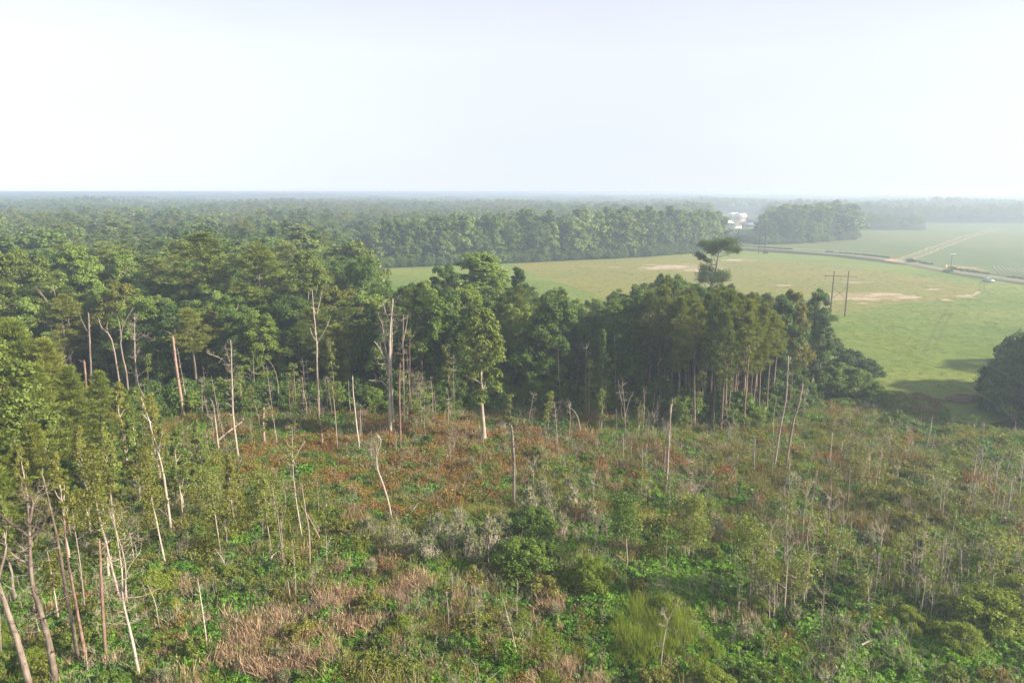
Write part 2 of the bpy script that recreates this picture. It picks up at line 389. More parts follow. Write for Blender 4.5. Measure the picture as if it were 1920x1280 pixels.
def ribbon(name, pts, wid, z, m, crown=0.0):
    pts = np.array(pts); d = np.gradient(pts, axis=0); d /= np.linalg.norm(d, axis=1)[:, None]
    nrm = np.stack([-d[:, 1], d[:, 0]], 1); g = Geo(); n = len(pts)
    V = []
    for k, zz in ((-1, z), (0, z + crown), (1, z)): V.append(np.column_stack([pts + nrm * wid / 2 * k, np.full(n, zz)]))
    V = np.concatenate(V); i = np.arange(n - 1)
    q = np.concatenate([np.stack([i + n, i + 1 + n, i + 1, i], 1), np.stack([i + 2 * n, i + 1 + 2 * n, i + 1 + n, i + n], 1)])
    g.add(V, q); return structure(name, g.mesh(name, True), m)
def smooth(pts, k=12):
    pts = np.array(pts, float); out = []
    n = len(pts)
    for i in range(n - 1):
        p0, p1, p2, p3 = pts[max(i - 1, 0)], pts[i], pts[i + 1], pts[min(i + 2, n - 1)]
        for j in range(k):
            t = j / k
            out.append(.5 * ((2 * p1) + (p2 - p0) * t + (2 * p0 - 5 * p1 + 4 * p2 - p3) * t * t + (3 * p1 - p0 - 3 * p2 + p3) * t ** 3))
    out.append(pts[-1]); return np.array(out)
road_c = smooth([G(*p)[:2] for p in ROAD_PX], 10)
M['asphalt'] = field_mat('worn_asphalt', [(.11, .108, .105), (.15, .148, .145), (.19, .185, .18)], 0.05, 0.5, 3, bump=0.1)
M['verge'] = field_mat('verge_grass', [(0.075, 0.098, 0.030), (0.112, 0.120, 0.038), (0.150, 0.135, 0.053)], 0.03, 0.3, 1.2)
M['paint_y'] = flat_mat('yellow_road_paint', (.55, .40, .08), .7, 2.0)
M['paint_w'] = flat_mat('white_road_paint', (.6, .6, .58), .7, 2.0)
ribbon('road_verge', road_c, 15.0, 0.022, M['verge'])
ribbon('road', road_c, 5.0, 0.05, M['asphalt'], 0.06)
def offset(c, o):
    d = np.gradient(c, axis=0); d /= np.linalg.norm(d, axis=1)[:, None]
    return c + np.stack([-d[:, 1], d[:, 0]], 1) * o
ribbon('road_marking', offset(road_c, .12), .12, 0.12, M['paint_y'])
ribbon('road_marking', offset(road_c, -.12), .12, 0.12, M['paint_y'])
ribbon('road_marking', offset(road_c, 2.3), .14, 0.065, M['paint_w'])
ribbon('road_marking', offset(road_c, -2.3), .14, 0.065, M['paint_w'])
track = smooth([G(*p)[:2] for p in [(1690, 490), (1712, 481), (1745, 469), (1780, 456), (1815, 444), (1850, 434), (1868, 428)]], 8) + np.random.default_rng(3).normal(size=(49, 2)) * [.7, .3]
M['trackgrass'] = field_mat('dry_track_grass', [(0.095, 0.125, 0.045), (0.125, 0.14, 0.055), (0.165, 0.155, 0.08)], 0.03, 0.3, 1.2)
ribbon('dirt_track', track, 11.0, 0.024, M['trackgrass'])
ribbon('wheel_track', offset(track, 3.6), .8, 0.03, M['sand'])
ribbon('wheel_track', offset(track, -3.2), .7, 0.03, M['sand'])
M['rut'] = field_mat('flattened_grass', [(0.078, 0.119, 0.030), (0.109, 0.154, 0.036)], 0.1, 0.5, 2)
for o in (-1.0, 1.0):
    ribbon('wheel_track', offset(smooth([G(*p)[:2] for p in [(1742, 660), (1752, 635), (1764, 610), (1780, 585)]], 6), o), .8, 0.035, M['rut'])
    ribbon('wheel_track', offset(smooth([G(*p)[:2] for p in [(1836, 552), (1842, 542), (1840, 534), (1844, 529)]], 6), o * .9), .5, 0.035, M['rut'])
sandy = smooth([G(*p)[:2] for p in [(1800, 558), (1815, 555), (1828, 552), (1835, 547)]], 6)
ribbon('dirt_track', sandy, 1.6, 0.04, M['sand'])
# verge track beside the road on the far side
ribbon('dirt_track', smooth([G(*p)[:2] for p in [(1480, 466), (1540, 469), (1580, 473), (1610, 477)]], 6), 3.0, 0.034, M['sand'])
ribbon('dirt_track', smooth([G(*p)[:2] for p in [(1780, 497), (1810, 501), (1850, 508)]], 6), 2.2, 0.034, M['reddirt'])
# pale planted beds beyond the road
M['bed'] = flat_mat('pale_bed_cover', (.19, .19, .12), .8, .8)
beds = []
for k in range(14):
    a, b = G(1862 + k * 7.6, 498 + k * .7), G(1872 + k * 10.5, 512 + k * 1.4)
    gg = Geo(); d = (b - a) / np.linalg.norm(b - a); nrm = np.array([-d[1], d[0], 0]) * .3
    gg.add([a - nrm + (0, 0, .02), b - nrm + (0, 0, .02), b + nrm + (0, 0, .02), a + nrm + (0, 0, .02), a - nrm * .7 + (0, 0, .18), b - nrm * .7 + (0, 0, .18), b + nrm * .7 + (0, 0, .18), a + nrm * .7 + (0, 0, .18)],
           [[4, 5, 6, 7], [0, 1, 5, 4], [2, 3, 7, 6], [1, 2, 6, 5], [3, 0, 4, 7]])
    bo = structure('planting_bed', gg.mesh('planting_bed'), M['bed'])

# =================================================================== PLANT PROTOTYPES
def crown_lobes(rng, h, R, cb, nl, prof, lobe=(.24, .40)):
    t = ((np.arange(nl) + rng.uniform(0, 1, nl)) / nl) ** 0.85; rng.shuffle(t); ang = np.arange(nl) * 2.39996 + rng.uniform(0, .8, nl)
    asym = 1 + .22 * np.sin(ang + rng.uniform(0, 6)) + .15 * np.sin(2 * ang + rng.uniform(0, 6)) + .15 * np.sin(3 * ang + 5 * t + rng.uniform(0, 6))
    e = R * prof(t) * asym
    rad = e * np.sqrt(rng.uniform(.12, 1, nl))
    rl = R * rng.uniform(*lobe, nl) * (.55 + .45 * prof(t))
    z = h * (cb + (1 - cb) * t) - rl * .6
    return np.stack([np.cos(ang) * rad, np.sin(ang) * rad, z], 1), rl
def lobe_leaves(g, rng, c, r, per, ls, flat=.78, spread=.65):
    n = len(c); idx = np.repeat(np.arange(n), per)
    u = unit(rng, len(idx)); u[:, 2] = np.where(u[:, 2] < -.35, -u[:, 2], u[:, 2])
    k = r[idx] * rng.uniform(.35, 1.15, len(idx)) ** .75
    # ragged edges: sub clumps within each lobe
    sub = unit(rng, n * 9).reshape(n, 9, 3)[idx, rng.integers(0, 9, len(idx))]
    u = u * .55 + sub * .85
    u /= np.linalg.norm(u, axis=1)[:, None]; u[:, 2] = np.where(u[:, 2] < -.5, -u[:, 2], u[:, 2])
    k *= rng.uniform(.8, 1.1, len(idx)) * (1 + .35 * (rng.random(n * 9).reshape(n, 9)[idx, rng.integers(0, 9, len(idx))] - .5))
    k *= np.where(rng.random(len(idx)) < .06, rng.uniform(1.1, 1.5, len(idx)), 1)
    p = c[idx] + u * k[:, None] * np.array([1, 1, flat])
    nrm = u + rng.normal(size=u.shape) * spread + np.array([0, 0, .35])
    s = ls * rng.uniform(.6, 1.3, len(idx))
    leaves(g, p, nrm, s * 1.25, s * .8, rng)
OVAL = lambda t: np.sin(np.pi * np.clip(t * .88 + .1, 0, 1)) ** .6
TALL = lambda t: np.clip(1.05 - t, 0.08, 1) ** .55 * np.clip(t * 4 + .35, 0, 1)
CONE = lambda t: np.clip(1.06 - t, 0.05, 1) ** .85
def broadleaf(seed, h, R, cb, nl, per, ls, prof, limbs=12, sides=7, flat=.78, lobe=(.24, .40)):
    rng = np.random.default_rng(seed); tr = Geo(); cr = Geo()
    c, r = crown_lobes(rng, h, R, cb, nl, prof, lobe)
    zz = np.linspace(0, h * .86, 7); bend = np.cumsum(rng.normal(size=(7, 2)) * .018 * h, 0); bend[0] = 0
    path = np.column_stack([bend * .6, zz]); r0 = .0135 * h + .05
    rad = r0 * (1 - .85 * np.linspace(0, 1, 7)); rad[0] *= 1.35
    tube(tr, path, rad, sides)
    if limbs:
        for i in rng.choice(nl, min(limbs, nl), replace=False):
            z0 = max(h * .12, c[i, 2] - h * rng.uniform(.08, .2)); b = np.array([np.interp(z0, zz, path[:, 0]), np.interp(z0, zz, path[:, 1]), z0])
            mid = (b + c[i]) / 2 + rng.normal(size=3) * .05 * R; mid[2] -= .06 * R
            tube(tr, [b, mid, c[i]], [r0 * .38, r0 * .22, r0 * .06], 4)
    lobe_leaves(cr, rng, c, r, per, ls, flat)
    return tr.mesh('trunk', True), cr.mesh('crown')
def pine(seed, h, R, cb, nb, cl, nd, L=.42, W=.075, prof=None, up=.25, sides=7, limb_sides=3):
    rng = np.random.default_rng(seed); tr = Geo(); cr = Geo()
    prof = prof or (lambda t: np.clip(np.sin(np.pi * np.clip(t * .8 + .2, 0, 1)), .12, 1) ** .8)
    zz = np.linspace(0, h * .985, 8); bend = np.cumsum(rng.normal(size=(8, 2)) * .006 * h, 0); bend[0] = 0
    path = np.column_stack([bend, zz]); r0 = .0105 * h + .04
    rad = r0 * (1 - .9 * np.linspace(0, 1, 8)); rad[0] *= 1.25
    tube(tr, path, rad, sides)
    t = np.sort(rng.uniform(0, 1, nb)); ang = np.arange(nb) * 2.39996 + rng.normal(size=nb) * .4
    P0 = []; D0 = []
    for i in range(nb):
        z0 = h * (cb + (1 - cb) * t[i]) * .985; b = np.array([np.interp(z0, zz, path[:, 0]), np.interp(z0, zz, path[:, 1]), z0])
        ln = R * prof(t[i]) * rng.uniform(.6, 1.15); d = np.array([math.cos(ang[i]), math.sin(ang[i]), up + .7 * t[i] + rng.normal() * .12]); d /= np.linalg.norm(d)
        e = b + d * ln; m = (b + e) / 2 + np.array([0, 0, -.05 * ln])
        if limb_sides: tube(tr, [b, m, e], [r0 * .22, r0 * .15, r0 * .05], limb_sides, False)
        s = rng.uniform(.35, 1.06, cl)
        cc = b + (e - b) * s[:, None] + rng.normal(size=(cl, 3)) * .13 * ln * np.array([1, 1, .6]) * (1.2 - s[:, None] * .4) + rng.normal(size=(cl, 3)) * .12
        P0.append(cc); D0.append(np.repeat(d[None], cl, 0))
    c = np.concatenate(P0); d = np.concatenate(D0); idx = np.repeat(np.arange(len(c)), nd)
    u = unit(rng, len(idx)); u[:, 2] = np.abs(u[:, 2]) * .8 + u[:, 2] * .2
    p = c[idx] + u * rng.uniform(0, .32, len(idx))[:, None]
    dd = u * .9 + d[idx] * .45 + np.array([0, 0, .25])
    needles(cr, p, dd, L * rng.uniform(.6, 1.2, len(idx)), W, rng)
    return tr.mesh('trunk', True), cr.mesh('crown')

NEAR_BL, NEAR_PI, MID_BL, MID_PI, LOW = [], [], [], [], []
bl_specs = [(18, 5.2, .18, 46, OVAL), (20, 5.0, .25, 50, TALL), (16, 4.2, .15, 40, OVAL), (21, 4.6, .22, 50, TALL), (17, 5.6, .22, 46, OVAL), (14, 3.2, .12, 40, TALL), (19, 4.4, .3, 44, OVAL)]
for i, (h, R, cb, nl, pf) in enumerate(bl_specs):
    NEAR_BL.append((*broadleaf(100 + i, h, R, cb, int(nl * 1.3), 540, .235, pf, 14, 7, .85, (.18, .34)), h))
    MID_BL.append((*broadleaf(200 + i, h, R, cb, int(nl * 1.2), 130, .55, pf, 8, 5, .85, (.18, .36)), h))
pi_specs = [(20, 3.0, .50, 62), (22, 3.3, .55, 62), (18, 2.9, .42, 60), (15, 3.0, .25, 64)]
for i, (h, R, cb, nb) in enumerate(pi_specs):
    NEAR_PI.append((*pine(300 + i, h, R, cb, nb, 9, 26), h))
    MID_PI.append((*pine(350 + i, h, R, cb, nb, 6, 12, .7, .16, limb_sides=0), h))
ROW_PI = [(*pine(390 + i, 21, 2.7, [.60, .5, .66, .42][i], [52, 60, 44, 62][i], 9, 24), 21) for i in range(4)]
FULL_PI = [(*pine(380 + i, 13, 3.6, .10, 90, 11, 26, .42, .07, CONE), 13) for i in range(2)]
POPLAR = (*broadleaf(401, 24, 4.3, .28, 90, 480, .26, TALL, 18, 8, .9, (.2, .36)), 24)
GRAND = [(*broadleaf(440 + i, 25, 6.6, .2, 84, 640, .27, [OVAL, TALL, OVAL][i], 20, 8, .85, (.16, .30)), 25) for i in range(3)]
SLIM = [(*broadleaf(410 + i, 13, 2.2, .30, 34, 260, .24, CONE, 12, 6, .85, (.22, .42)), 13) for i in range(3)]
for i, (h, R, cb, nl, pf) in enumerate(bl_specs[:5]): LOW.append((*broadleaf(500 + i, h, R, cb, 26, 46, 1.15, pf, 0, 4), h))
for i, (h, R, cb, nb) in enumerate(pi_specs[:3]): LOW.append((*pine(520 + i, h, R * 1.1, cb, 34, 4, 7, 1.1, .34, limb_sides=0, sides=4), h))

# shrubs
def shrub(seed, h, R, stems, nl, per, ls, twig=0, prof=OVAL, flat=.9, spread=.8):
    rng = np.random.default_rng(seed); st = Geo(); fo = Geo()
    c, r = crown_lobes(rng, h, R, .12, nl, prof, (.22, .38))
    for i in range(stems):
        j = rng.integers(0, nl); e = c[j] + np.array([0, 0, r[j] * .6]); b = np.array([rng.normal() * .15, rng.normal() * .15, 0])
        m = (b + e) / 2 + rng.normal(size=3) * .12 * R
        tube(st, [b, m, e], [.045, .03, .01], 4, False)
        for k in range(twig):
            s = rng.uniform(.45, 1); q = m + (e - m) * s
            q2 = q + np.array([rng.normal() * .3, rng.normal() * .3, rng.uniform(.4, 1.0)]) * h * .28
            tube(st, [q, (q + q2) / 2 + rng.normal(size=3) * .05, q2], [.02, .014, .006], 3, False)
    lobe_leaves(fo, rng, c, r, per, ls, flat, spread)
    return st.mesh('stems'), fo.mesh('foliage')
SH_GREEN = [shrub(600 + i, 2.6, 1.6, 8, 22, 190, .17) for i in range(4)]
SH_WILLOW = [shrub(620 + i, 3.3, 1.7, 46, 26, 62, .13, 3, TALL) for i in range(3)]
SH_FEATHER = [shrub(640 + i, 3.6, 2.3, 8, 60, 330, .13, 0, OVAL, .8, 1.2) for i in range(2)]
SH_MED = [shrub(660 + i, 4.3, 2.3, 12, 54, 330, .16) for i in range(2)]
SH_BIG = [shrub(650 + i, 5.0, 3.2, 10, 36, 240, .26) for i in range(3)]

# =================================================================== TREES IN PLACE
rng = np.random.default_rng(7)
cnt = {}
LOOK = {}
def look(m, proto):
    for k, v in (('leaf', 'mid green'), ('leaf_dark', 'deep dark green'), ('leaf_light', 'pale green'), ('leaf_olive', 'olive yellow')):
        if m is M[k]: c = v
    i = [q[1] for q in NEAR_BL].index(proto[1]) if proto[1] in [q[1] for q in NEAR_BL] else [q[1] for q in MID_BL].index(proto[1])
    return c + ' ' + ['round-crowned', 'tall-crowned', 'bushy', 'slim-crowned', 'broad-crowned', 'pointed', 'oval-crowned'][i]
def put_tree(name, proto, loc, h, m, bark, label, group, rz=None, wide=1.0):
    tr, cr, h0 = proto; s = h / h0
    o = thing(name, label, 'tree', (loc[0], loc[1], loc[2] if len(loc) > 2 else 0), rng.uniform(0, 6.28) if rz is None else rz, (s * wide, s * wide, s), group)
    part('trunk', tr, bark, o); part('crown', cr, m, o)
    cnt[name] = cnt.get(name, 0) + 1
    return o
def top_h(loc, py):
    """height of a tree at loc whose tip shows at picture height py"""
    x, y = loc[0], loc[1]
    k = (640 - py) / FPX
    d = y / (CP + k * SP)
    return CAM_H + d * (-SP + k * CP)

# --- the wood between the marsh and the field
prof_x = [690, 720, 760, 800, 830, 880, 910, 950, 975, 1000, 1060, 1100, 1150, 1200, 1240, 1290, 1340, 1400, 1440, 1480, 1510, 1540, 1570]
prof_y = [545, 548, 540, 530, 530, 540, 540, 540, 535, 545, 545, 562, 545, 530, 520, 535, 535, 552, 552, 548, 565, 592, 625]
def canopy(px): return np.interp(px, prof_x, prof_y)
LW_B = 'green broadleaf tree in the wood between the marsh and the pale field'
LW_P = 'slender pine with bare lower trunk in the wood between marsh and field'
x0, y0 = WOOD.min(0); x1, y1 = WOOD.max(0)
pts = []
yy = y0
while yy < y1:
    xx = x0
    while xx < x1:
        p = np.array([xx, yy]) + rng.uniform(-1.9, 1.9, 2)
        if in_poly(p[:1], p[1:], WOOD)[0]: pts.append(p)
        xx += 5.4
    yy += 5.4
for p in pts:
    px, py = P(p[0], p[1])
    depth = np.clip((785 - py) / 130, 0, 1)
    top = canopy(px) - 8 + rng.uniform(0, 24) + (1 - depth) * rng.uniform(0, 60)
    h = np.clip(top_h(p, top), 8, 26)
    if 1270 < px < 1455 and py > 765: continue
    ispine = (1215 < px < 1470 and rng.random() < .8) or rng.random() < .22
    if ispine:
        pi_ = rng.integers(0, 3); m = M['pine'] if px < 1400 or rng.random() < .7 else M['pine_warm']
        lk = ('dark green ' if m is M['pine'] else 'warm olive ') + ['slender', 'high-crowned', 'fuller'][pi_] + (' tall' if h > 19 else ' short' if h < 14 else '') + ' pine'
        put_tree('pine_tree', NEAR_PI[pi_], p, h, m, M['bark'], lk + ' in the wood between marsh and field', lk + 's of the wood by the field')
    else:
        r = rng.random(); m = M['leaf'] if r < .62 else M['leaf_dark'] if r < .92 else M['leaf_light']
        pr = NEAR_BL[rng.integers(0, 7)]; lk = look(m, pr)
        put_tree('broadleaf_tree', pr, p, h, m, M['bark_grey'], lk + ' tree in the wood between the marsh and the pale field', lk + ' trees of the wood by the field')
def feature(name, proto, bpx, bpy_, toppx, m, bark, label, wide=1.0, group=None, rz=None):
    p = G(bpx, bpy_); h = top_h(p, toppx)
    return put_tree(name, proto, p, h, m, bark, label, group, rz, wide)
feature('poplar_tree', POPLAR, 902, 690, 474, M['leaf_light'], M['bark_grey'], 'tallest pale green poplar rising above the wood against the field', 2.2, rz=.4)
feature('poplar_tree', GRAND[1], 935, 715, 512, M['leaf_light'], M['bark_grey'], 'broad pale green tree leaning against the tallest poplar', .8, rz=2)
feature('poplar_tree', (*broadleaf(431, 17, 2.6, .36, 60, 320, .25, OVAL, 18, 8, .95, (.2, .42)), 17), 908, 832, 578, M['leaf_mid'], M['snag_pale'], 'pale green tree on a bare straight trunk in front of the wood', .95, rz=1)
feature('broadleaf_tree', NEAR_BL[2], 1010, 765, 592, M['leaf'], M['bark_grey'], 'bushy mid green tree bulging from the wood edge behind the marsh', 1.15)
feature('broadleaf_tree', NEAR_BL[1], 832, 700, 498, M['leaf_dark'], M['bark_grey'], 'dark green tree beside the tallest pale poplar', 1.0)
feature('broadleaf_tree', NEAR_BL[3], 972, 690, 502, M['leaf_dark'], M['bark_grey'], 'dark narrow tree against the field beside the pale poplar', .8)
feature('broadleaf_tree', NEAR_BL[1], 1520, 720, 545, M['leaf'], M['bark_grey'], 'tall leafy tree at the outer end of the wood beside the pasture', 1.0)
feature('broadleaf_tree', NEAR_BL[3], 1535, 738, 590, M['leaf_dark'], M['bark_grey'], 'dark leafy tree at the wood end above the round bushes', .9)
feature('broadleaf_tree', NEAR_BL[1], 1478, 745, 545, M['leaf_olive'], M['bark_grey'], 'olive green tree over the bare pine trunks at the wood end', .75)
feature('broadleaf_tree', SLIM[0], 1128, 775, 618, M['leaf'], M['bark_grey'], 'slim light green young tree with a pointed top at the wood edge', .7)
for bx, by, ty, lab in [(1333, 808, 560, 'pine with bare pinkish trunk, outermost of the trunks before the wood'), (1350, 828, 575, 'pine with thick pinkish trunk rooted furthest into the marsh'), (1357, 800, 560, None), (1395, 815, 590, None), (1415, 775, 580, None), (1378, 780, 556, None), (1316, 785, 560, None), (1290, 775, 548, None), (1247, 768, 560, None), (1200, 760, 566, None), (1440, 775, 600, None), (1262, 770, 575, None), (1368, 770, 570, None), (1425, 790, 575, None), (1303, 795, 580, None), (1340, 790, 565, None), (1363, 812, 585, None), (1386, 798, 570, None), (1404, 800, 585, None), (1325, 775, 555, None), (1345, 772, 560, None), (1390, 772, 560, None), (1275, 785, 565, None), (1230, 772, 558, None), (1410, 788, 590, None), (1432, 782, 590, None)]:
    feature('pine_tree', ROW_PI[rng.integers(0, 4)], bx + rng.normal() * 3, by + rng.normal() * 5, ty + rng.normal() * 10, M['pine'] if bx < 1380 and rng.random() < .6 else M['pine_warm'], M['bark_row'] if rng.random() < .7 else M['bark'], lab or 'pine with tall bare trunk at the marsh edge of the wood', .85, None if lab else 'bare trunked pines at the marsh edge')

# --- the forest behind the dead snags
def forest_pts(spacing, dmin, dmax, inside):
    out = []; yv = 60.0
    xs = np.arange(-dmax * .8, dmax * .8, spacing); ys = np.arange(60, dmax, spacing)
    X, Y = np.meshgrid(xs, ys); X = X + rng.uniform(-.38, .38, X.shape) * spacing; Y = Y + rng.uniform(-.38, .38, Y.shape) * spacing
    X = X.ravel(); Y = Y.ravel(); D = np.hypot(X, Y)
    k = (D >= dmin) & (D < dmax) & (np.abs(X) < Y * .76 + 30)
    X, Y = X[k], Y[k]; k = inside(X, Y)
    return np.stack([X[k], Y[k]], 1)
OPEN = [CLEAR, WOOD, FIELD, FARFIELD, YARD, COPSE, PLANT]
def px_of(X, Y): return P(X, Y)
road_hw = 9
def near_road(X, Y):
    d = np.full(X.shape, 1e9)
    for q in road_c: d = np.minimum(d, np.hypot(X - q[0], Y - q[1]))
    return d < 16
def is_forest(X, Y):
    k = np.ones(X.shape, bool)
    for pl in OPEN: k &= ~in_poly(X, Y, pl)
    px, py = px_of(X, Y)
    k &= ~((px > 1360) & (py > 418.5))          # the open right hand side
    k &= ~((px > 1335) & (px < 1440) & (py > 397)) 
    k &= ~near_road(X, Y)
    return k
near = forest_pts(7.0, 60, 285, is_forest)
order = np.argsort(near[:, 1]); near = near[order]
stuff_pts = []            # (x, y, h, idx) of the farther forest
nb = npn = 0
LF_B = 'green broadleaf tree in the dense forest behind the dead snags'
LF_L = 'light yellowish green broadleaf tree in the dense forest behind the dead snags'
LF_P = 'dark green pine in the dense forest behind the dead snags'
for p in near:
    px, py = P(*p); d = math.hypot(*p)
    if px > 1300 or (px < 320 and py > 742) or (330 < px < 640 and py > 760): continue
    edge = np.clip((d - 135) / 60, 0, 1)
    h = rng.uniform(14, 18) * (1 - edge) + rng.uniform(18, 25) * edge
    pn = noise2(np.array([p[0]]), np.array([p[1]]), 34, 3)[0]
    if px < 250: h = min(h, np.interp(px, [-200, 250], [15, 18]) if d < 150 else 25)
    hi = d < 215
    if pn > .56 or rng.random() < .12:
        if npn < 270:
            npn += 1
            m = M['pine_warm'] if rng.random() < .3 else M['pine']
            pi_ = rng.integers(0, 4); lk = ('dark green ' if m is M['pine'] else 'warm olive ') + ['slender', 'high-crowned', 'fuller', 'bushy'][pi_] + (' tall' if h > 21 else ' short' if h < 16 else '') + ' pine'
            put_tree('pine_tree', (NEAR_PI if hi else MID_PI)[pi_], p, h, m, M['bark'], lk + ' in the dense forest behind the dead snags', lk + 's of the forest', wide=1.5); continue
    elif nb < 112:
        nb += 1; r = rng.random()
        lt = noise2(np.array([p[0]]), np.array([p[1]]), 22, 9)[0] > .62
        m = M['leaf_light'] if lt else M['leaf_olive'] if r < .1 else M['leaf'] if r < .72 else M['leaf_dark']
        pr = (NEAR_BL if hi else MID_BL)[rng.integers(0, 7)]; lk = look(m, pr)
        put_tree('broadleaf_tree', pr, p, h, m, M['bark_grey'], lk + ' tree in the dense forest behind the dead snags', lk + ' trees of the forest', wide=1.3); continue
    stuff_pts.append((p[0], p[1], h, rng.integers(0, 5) if pn <= .56 else rng.integers(5, 8)))

# --- tree line beyond the field
gpx = [640, 700, 760, 800, 860, 900, 960, 1000, 1060, 1100, 1150, 1200, 1270, 1300, 1350, 1365]
gpt = [402, 398, 402, 404, 400, 398, 388, 396, 394, 390, 384, 379, 380, 392, 396, 402]
ln0 = [(700, 500), (860, 495), (1000, 489), (1200, 480), (1300, 472), (1352, 464)]
base = smooth([G(*p)[:2] for p in ln0], 30)
seg = np.cumsum(np.r_[0, np.linalg.norm(np.diff(base, axis=0), axis=1)])
for row, (off, sp_) in enumerate([(3, 8.5), (9.5, 8.5), (17, 10)]):
    s = rng.uniform(0, 4)
    while s < seg[-1]:
        p = np.array([np.interp(s, seg, base[:, 0]), np.interp(s, seg, base[:, 1])]) + rng.normal(size=2) * 1.2; p[1] += off
        px, py = P(*p); h = np.clip(top_h(p, np.interp(px, gpx, gpt)) * rng.uniform(.74, 1.02), 12, 31)
        if row == 0: h *= rng.uniform(.72, 1)
        r = rng.random()
        m = M['leaf'] if r < .55 else M['leaf_dark'] if r < .85 else M['leaf_light']
        pr = MID_BL[rng.integers(0, 7)]; lk = look(m, pr)
        if row < 2: put_tree('broadleaf_tree', pr, p, h, m, M['bark_grey'], lk + ' tree in the straight tree line beyond the field', lk + ' trees of the tree line beyond the field', wide=1.05)
        else: stuff_pts.append((p[0], p[1], h, rng.integers(0, 5)))
        s += sp_ * rng.uniform(.7, 1.3)
# --- copse by the far road, seen through the haze
def grid_in(poly, sp_):
    a, b = poly.min(0), poly.max(0); xs = np.arange(a[0], b[0], sp_); ys = np.arange(a[1], b[1], sp_)
    X, Y = np.meshgrid(xs, ys); X = (X + rng.uniform(-.35, .35, X.shape) * sp_).ravel(); Y = (Y + rng.uniform(-.35, .35, Y.shape) * sp_).ravel()
    k = in_poly(X, Y, poly); return np.stack([X[k], Y[k]], 1)
cp = grid_in(COPSE, 9.0); cp = cp[np.argsort(cp[:, 1])]
for i, p in enumerate(cp):
    px, py = P(*p); top = np.interp(px, [1424, 1445, 1470, 1510, 1560, 1590, 1605], [402, 392, 386, 384, 382, 384, 395])
    h = np.clip(top_h(p, top) * rng.uniform(.75, 1.02), 9, 30)
    if py > 452: h *= rng.uniform(.55, .9)
    if i < 24:
        put_tree('broadleaf_tree', MID_BL[rng.integers(0, 7)], p, h, M['leaf'] if rng.random() < .6 else M['leaf_dark'], M['bark_grey'], 'hazy broadleaf tree in the copse beside the far road', 'trees of the copse beside the far road', wide=1.15)
    else: stuff_pts.append((p[0], p[1], h, rng.integers(0, 5)))
for p in grid_in(PLANT, 6.0):
    if noise2(p[:1], p[1:], 25, 4)[0] > .25: stuff_pts.append((p[0], p[1], rng.uniform(6, 10) + 7 * noise2(p[:1], p[1:], 30, 6)[0], rng.integers(5, 8)))

# --- dark clump beside the pasture
for i, (bx, by, ty, lab, wd) in enumerate([(1925, 790, 625, 'dark evergreen tree beside the power wires at the pasture edge', 1.25), (1890, 775, 668, 'low dark leafy tree leaning over the pasture under the wires', 1.25),
        (1960, 760, 590, 'tall dark tree behind the low dark trees at the pasture edge', 1.3), (1985, 800, 600, None, 1.2), (1945, 730, 612, None, 1.2), (2030, 760, 570, None, 1.2), (2060, 700, 560, None, 1.2), (2010, 690, 580, None, 1.2), (2110, 690, 560, None, 1.2), (2090, 640, 560, None, 1.1), (2150, 620, 545, None, 1.1)]):
    feature('broadleaf_tree', NEAR_BL[[0, 4, 2, 0, 4, 2][i % 6]], bx, by, ty, M['leaf_dark'], M['bark_grey'], lab or 'dark tree of the clump beside the pasture', wd, None if lab else 'dark clump beside the pasture')

SIDE = [(1872, 768, 8.5), (1898, 786, 9), (1918, 766, 12), (1940, 786, 10), (1905, 735, 12), (1960, 740, 13)]
# --- left foreground pines and leafy trees at the marsh side
for i, (bx, by, ty, pr, m, lab, wd) in enumerate([
    (22, 975, 640, NEAR_BL[2], 'leaf_mid', 'bright yellow green leafy tree rising over the olive pines at the marsh side', 1.0),
    (-20, 1000, 700, FULL_PI[0], 'pine_warm', 'broad warm olive pine below the bright yellow green tree', 1.25),
    (90, 925, 690, FULL_PI[1], 'pine_warm', 'bushy warm olive pine beside the broken pink stub', 1.25),
    (150, 880, 690, FULL_PI[0], 'pine_warm', None, 1.15), (200, 850, 700, FULL_PI[1], 'pine_warm', None, 1.2), (60, 860, 610, FULL_PI[1], 'pine_warm', None, 1.2),
    (10, 850, 590, FULL_PI[0], 'pine_warm', None, 1.3), (240, 830, 730, FULL_PI[0], 'pine_warm', None, 1.1), (110, 860, 640, FULL_PI[0], 'pine_warm', None, 1.1),
    (-70, 930, 560, NEAR_PI[3], 'pine_warm', None, 1.4), (-130, 1060, 640, FULL_PI[1], 'pine_warm', None, 1.3), (85, 985, 800, FULL_PI[1], 'pine_warm', None, 1.1), (0, 1070, 840, FULL_PI[0], 'pine_warm', None, 1.1), (190, 900, 790, FULL_PI[1], 'pine_warm', None, 1.2), (100, 800, 640, FULL_PI[1], 'pine_warm', None, 1.3), (40, 800, 600, FULL_PI[0], 'pine_warm', None, 1.3), (-40, 850, 590, FULL_PI[1], 'pine', None, 1.4)]):
    feature('pine_tree' if 'pine' in m else 'broadleaf_tree', pr, bx, by, ty, M[m], M['bark'], lab or 'bushy olive pine growing at the side of the marsh', wd, None if lab else 'bushy pines at the marsh side')
feature('broadleaf_tree', NEAR_BL[6], 238, 728, 528, M['leaf_olive'], M['bark_grey'], 'yellowing broadleaf tree above the tall forked trunks', 1.0)
feature('broadleaf_tree', NEAR_BL[0], 290, 738, 555, M['leaf'], M['bark_grey'], 'bright green leafy tree beside the twiggy dead trunk', 1.0)
feature('pine_tree', NEAR_PI[2], 497, 700, 462, M['pine_warm'], M['bark'], 'round topped warm pine with pinkish trunk rising from the forest', 1.6)
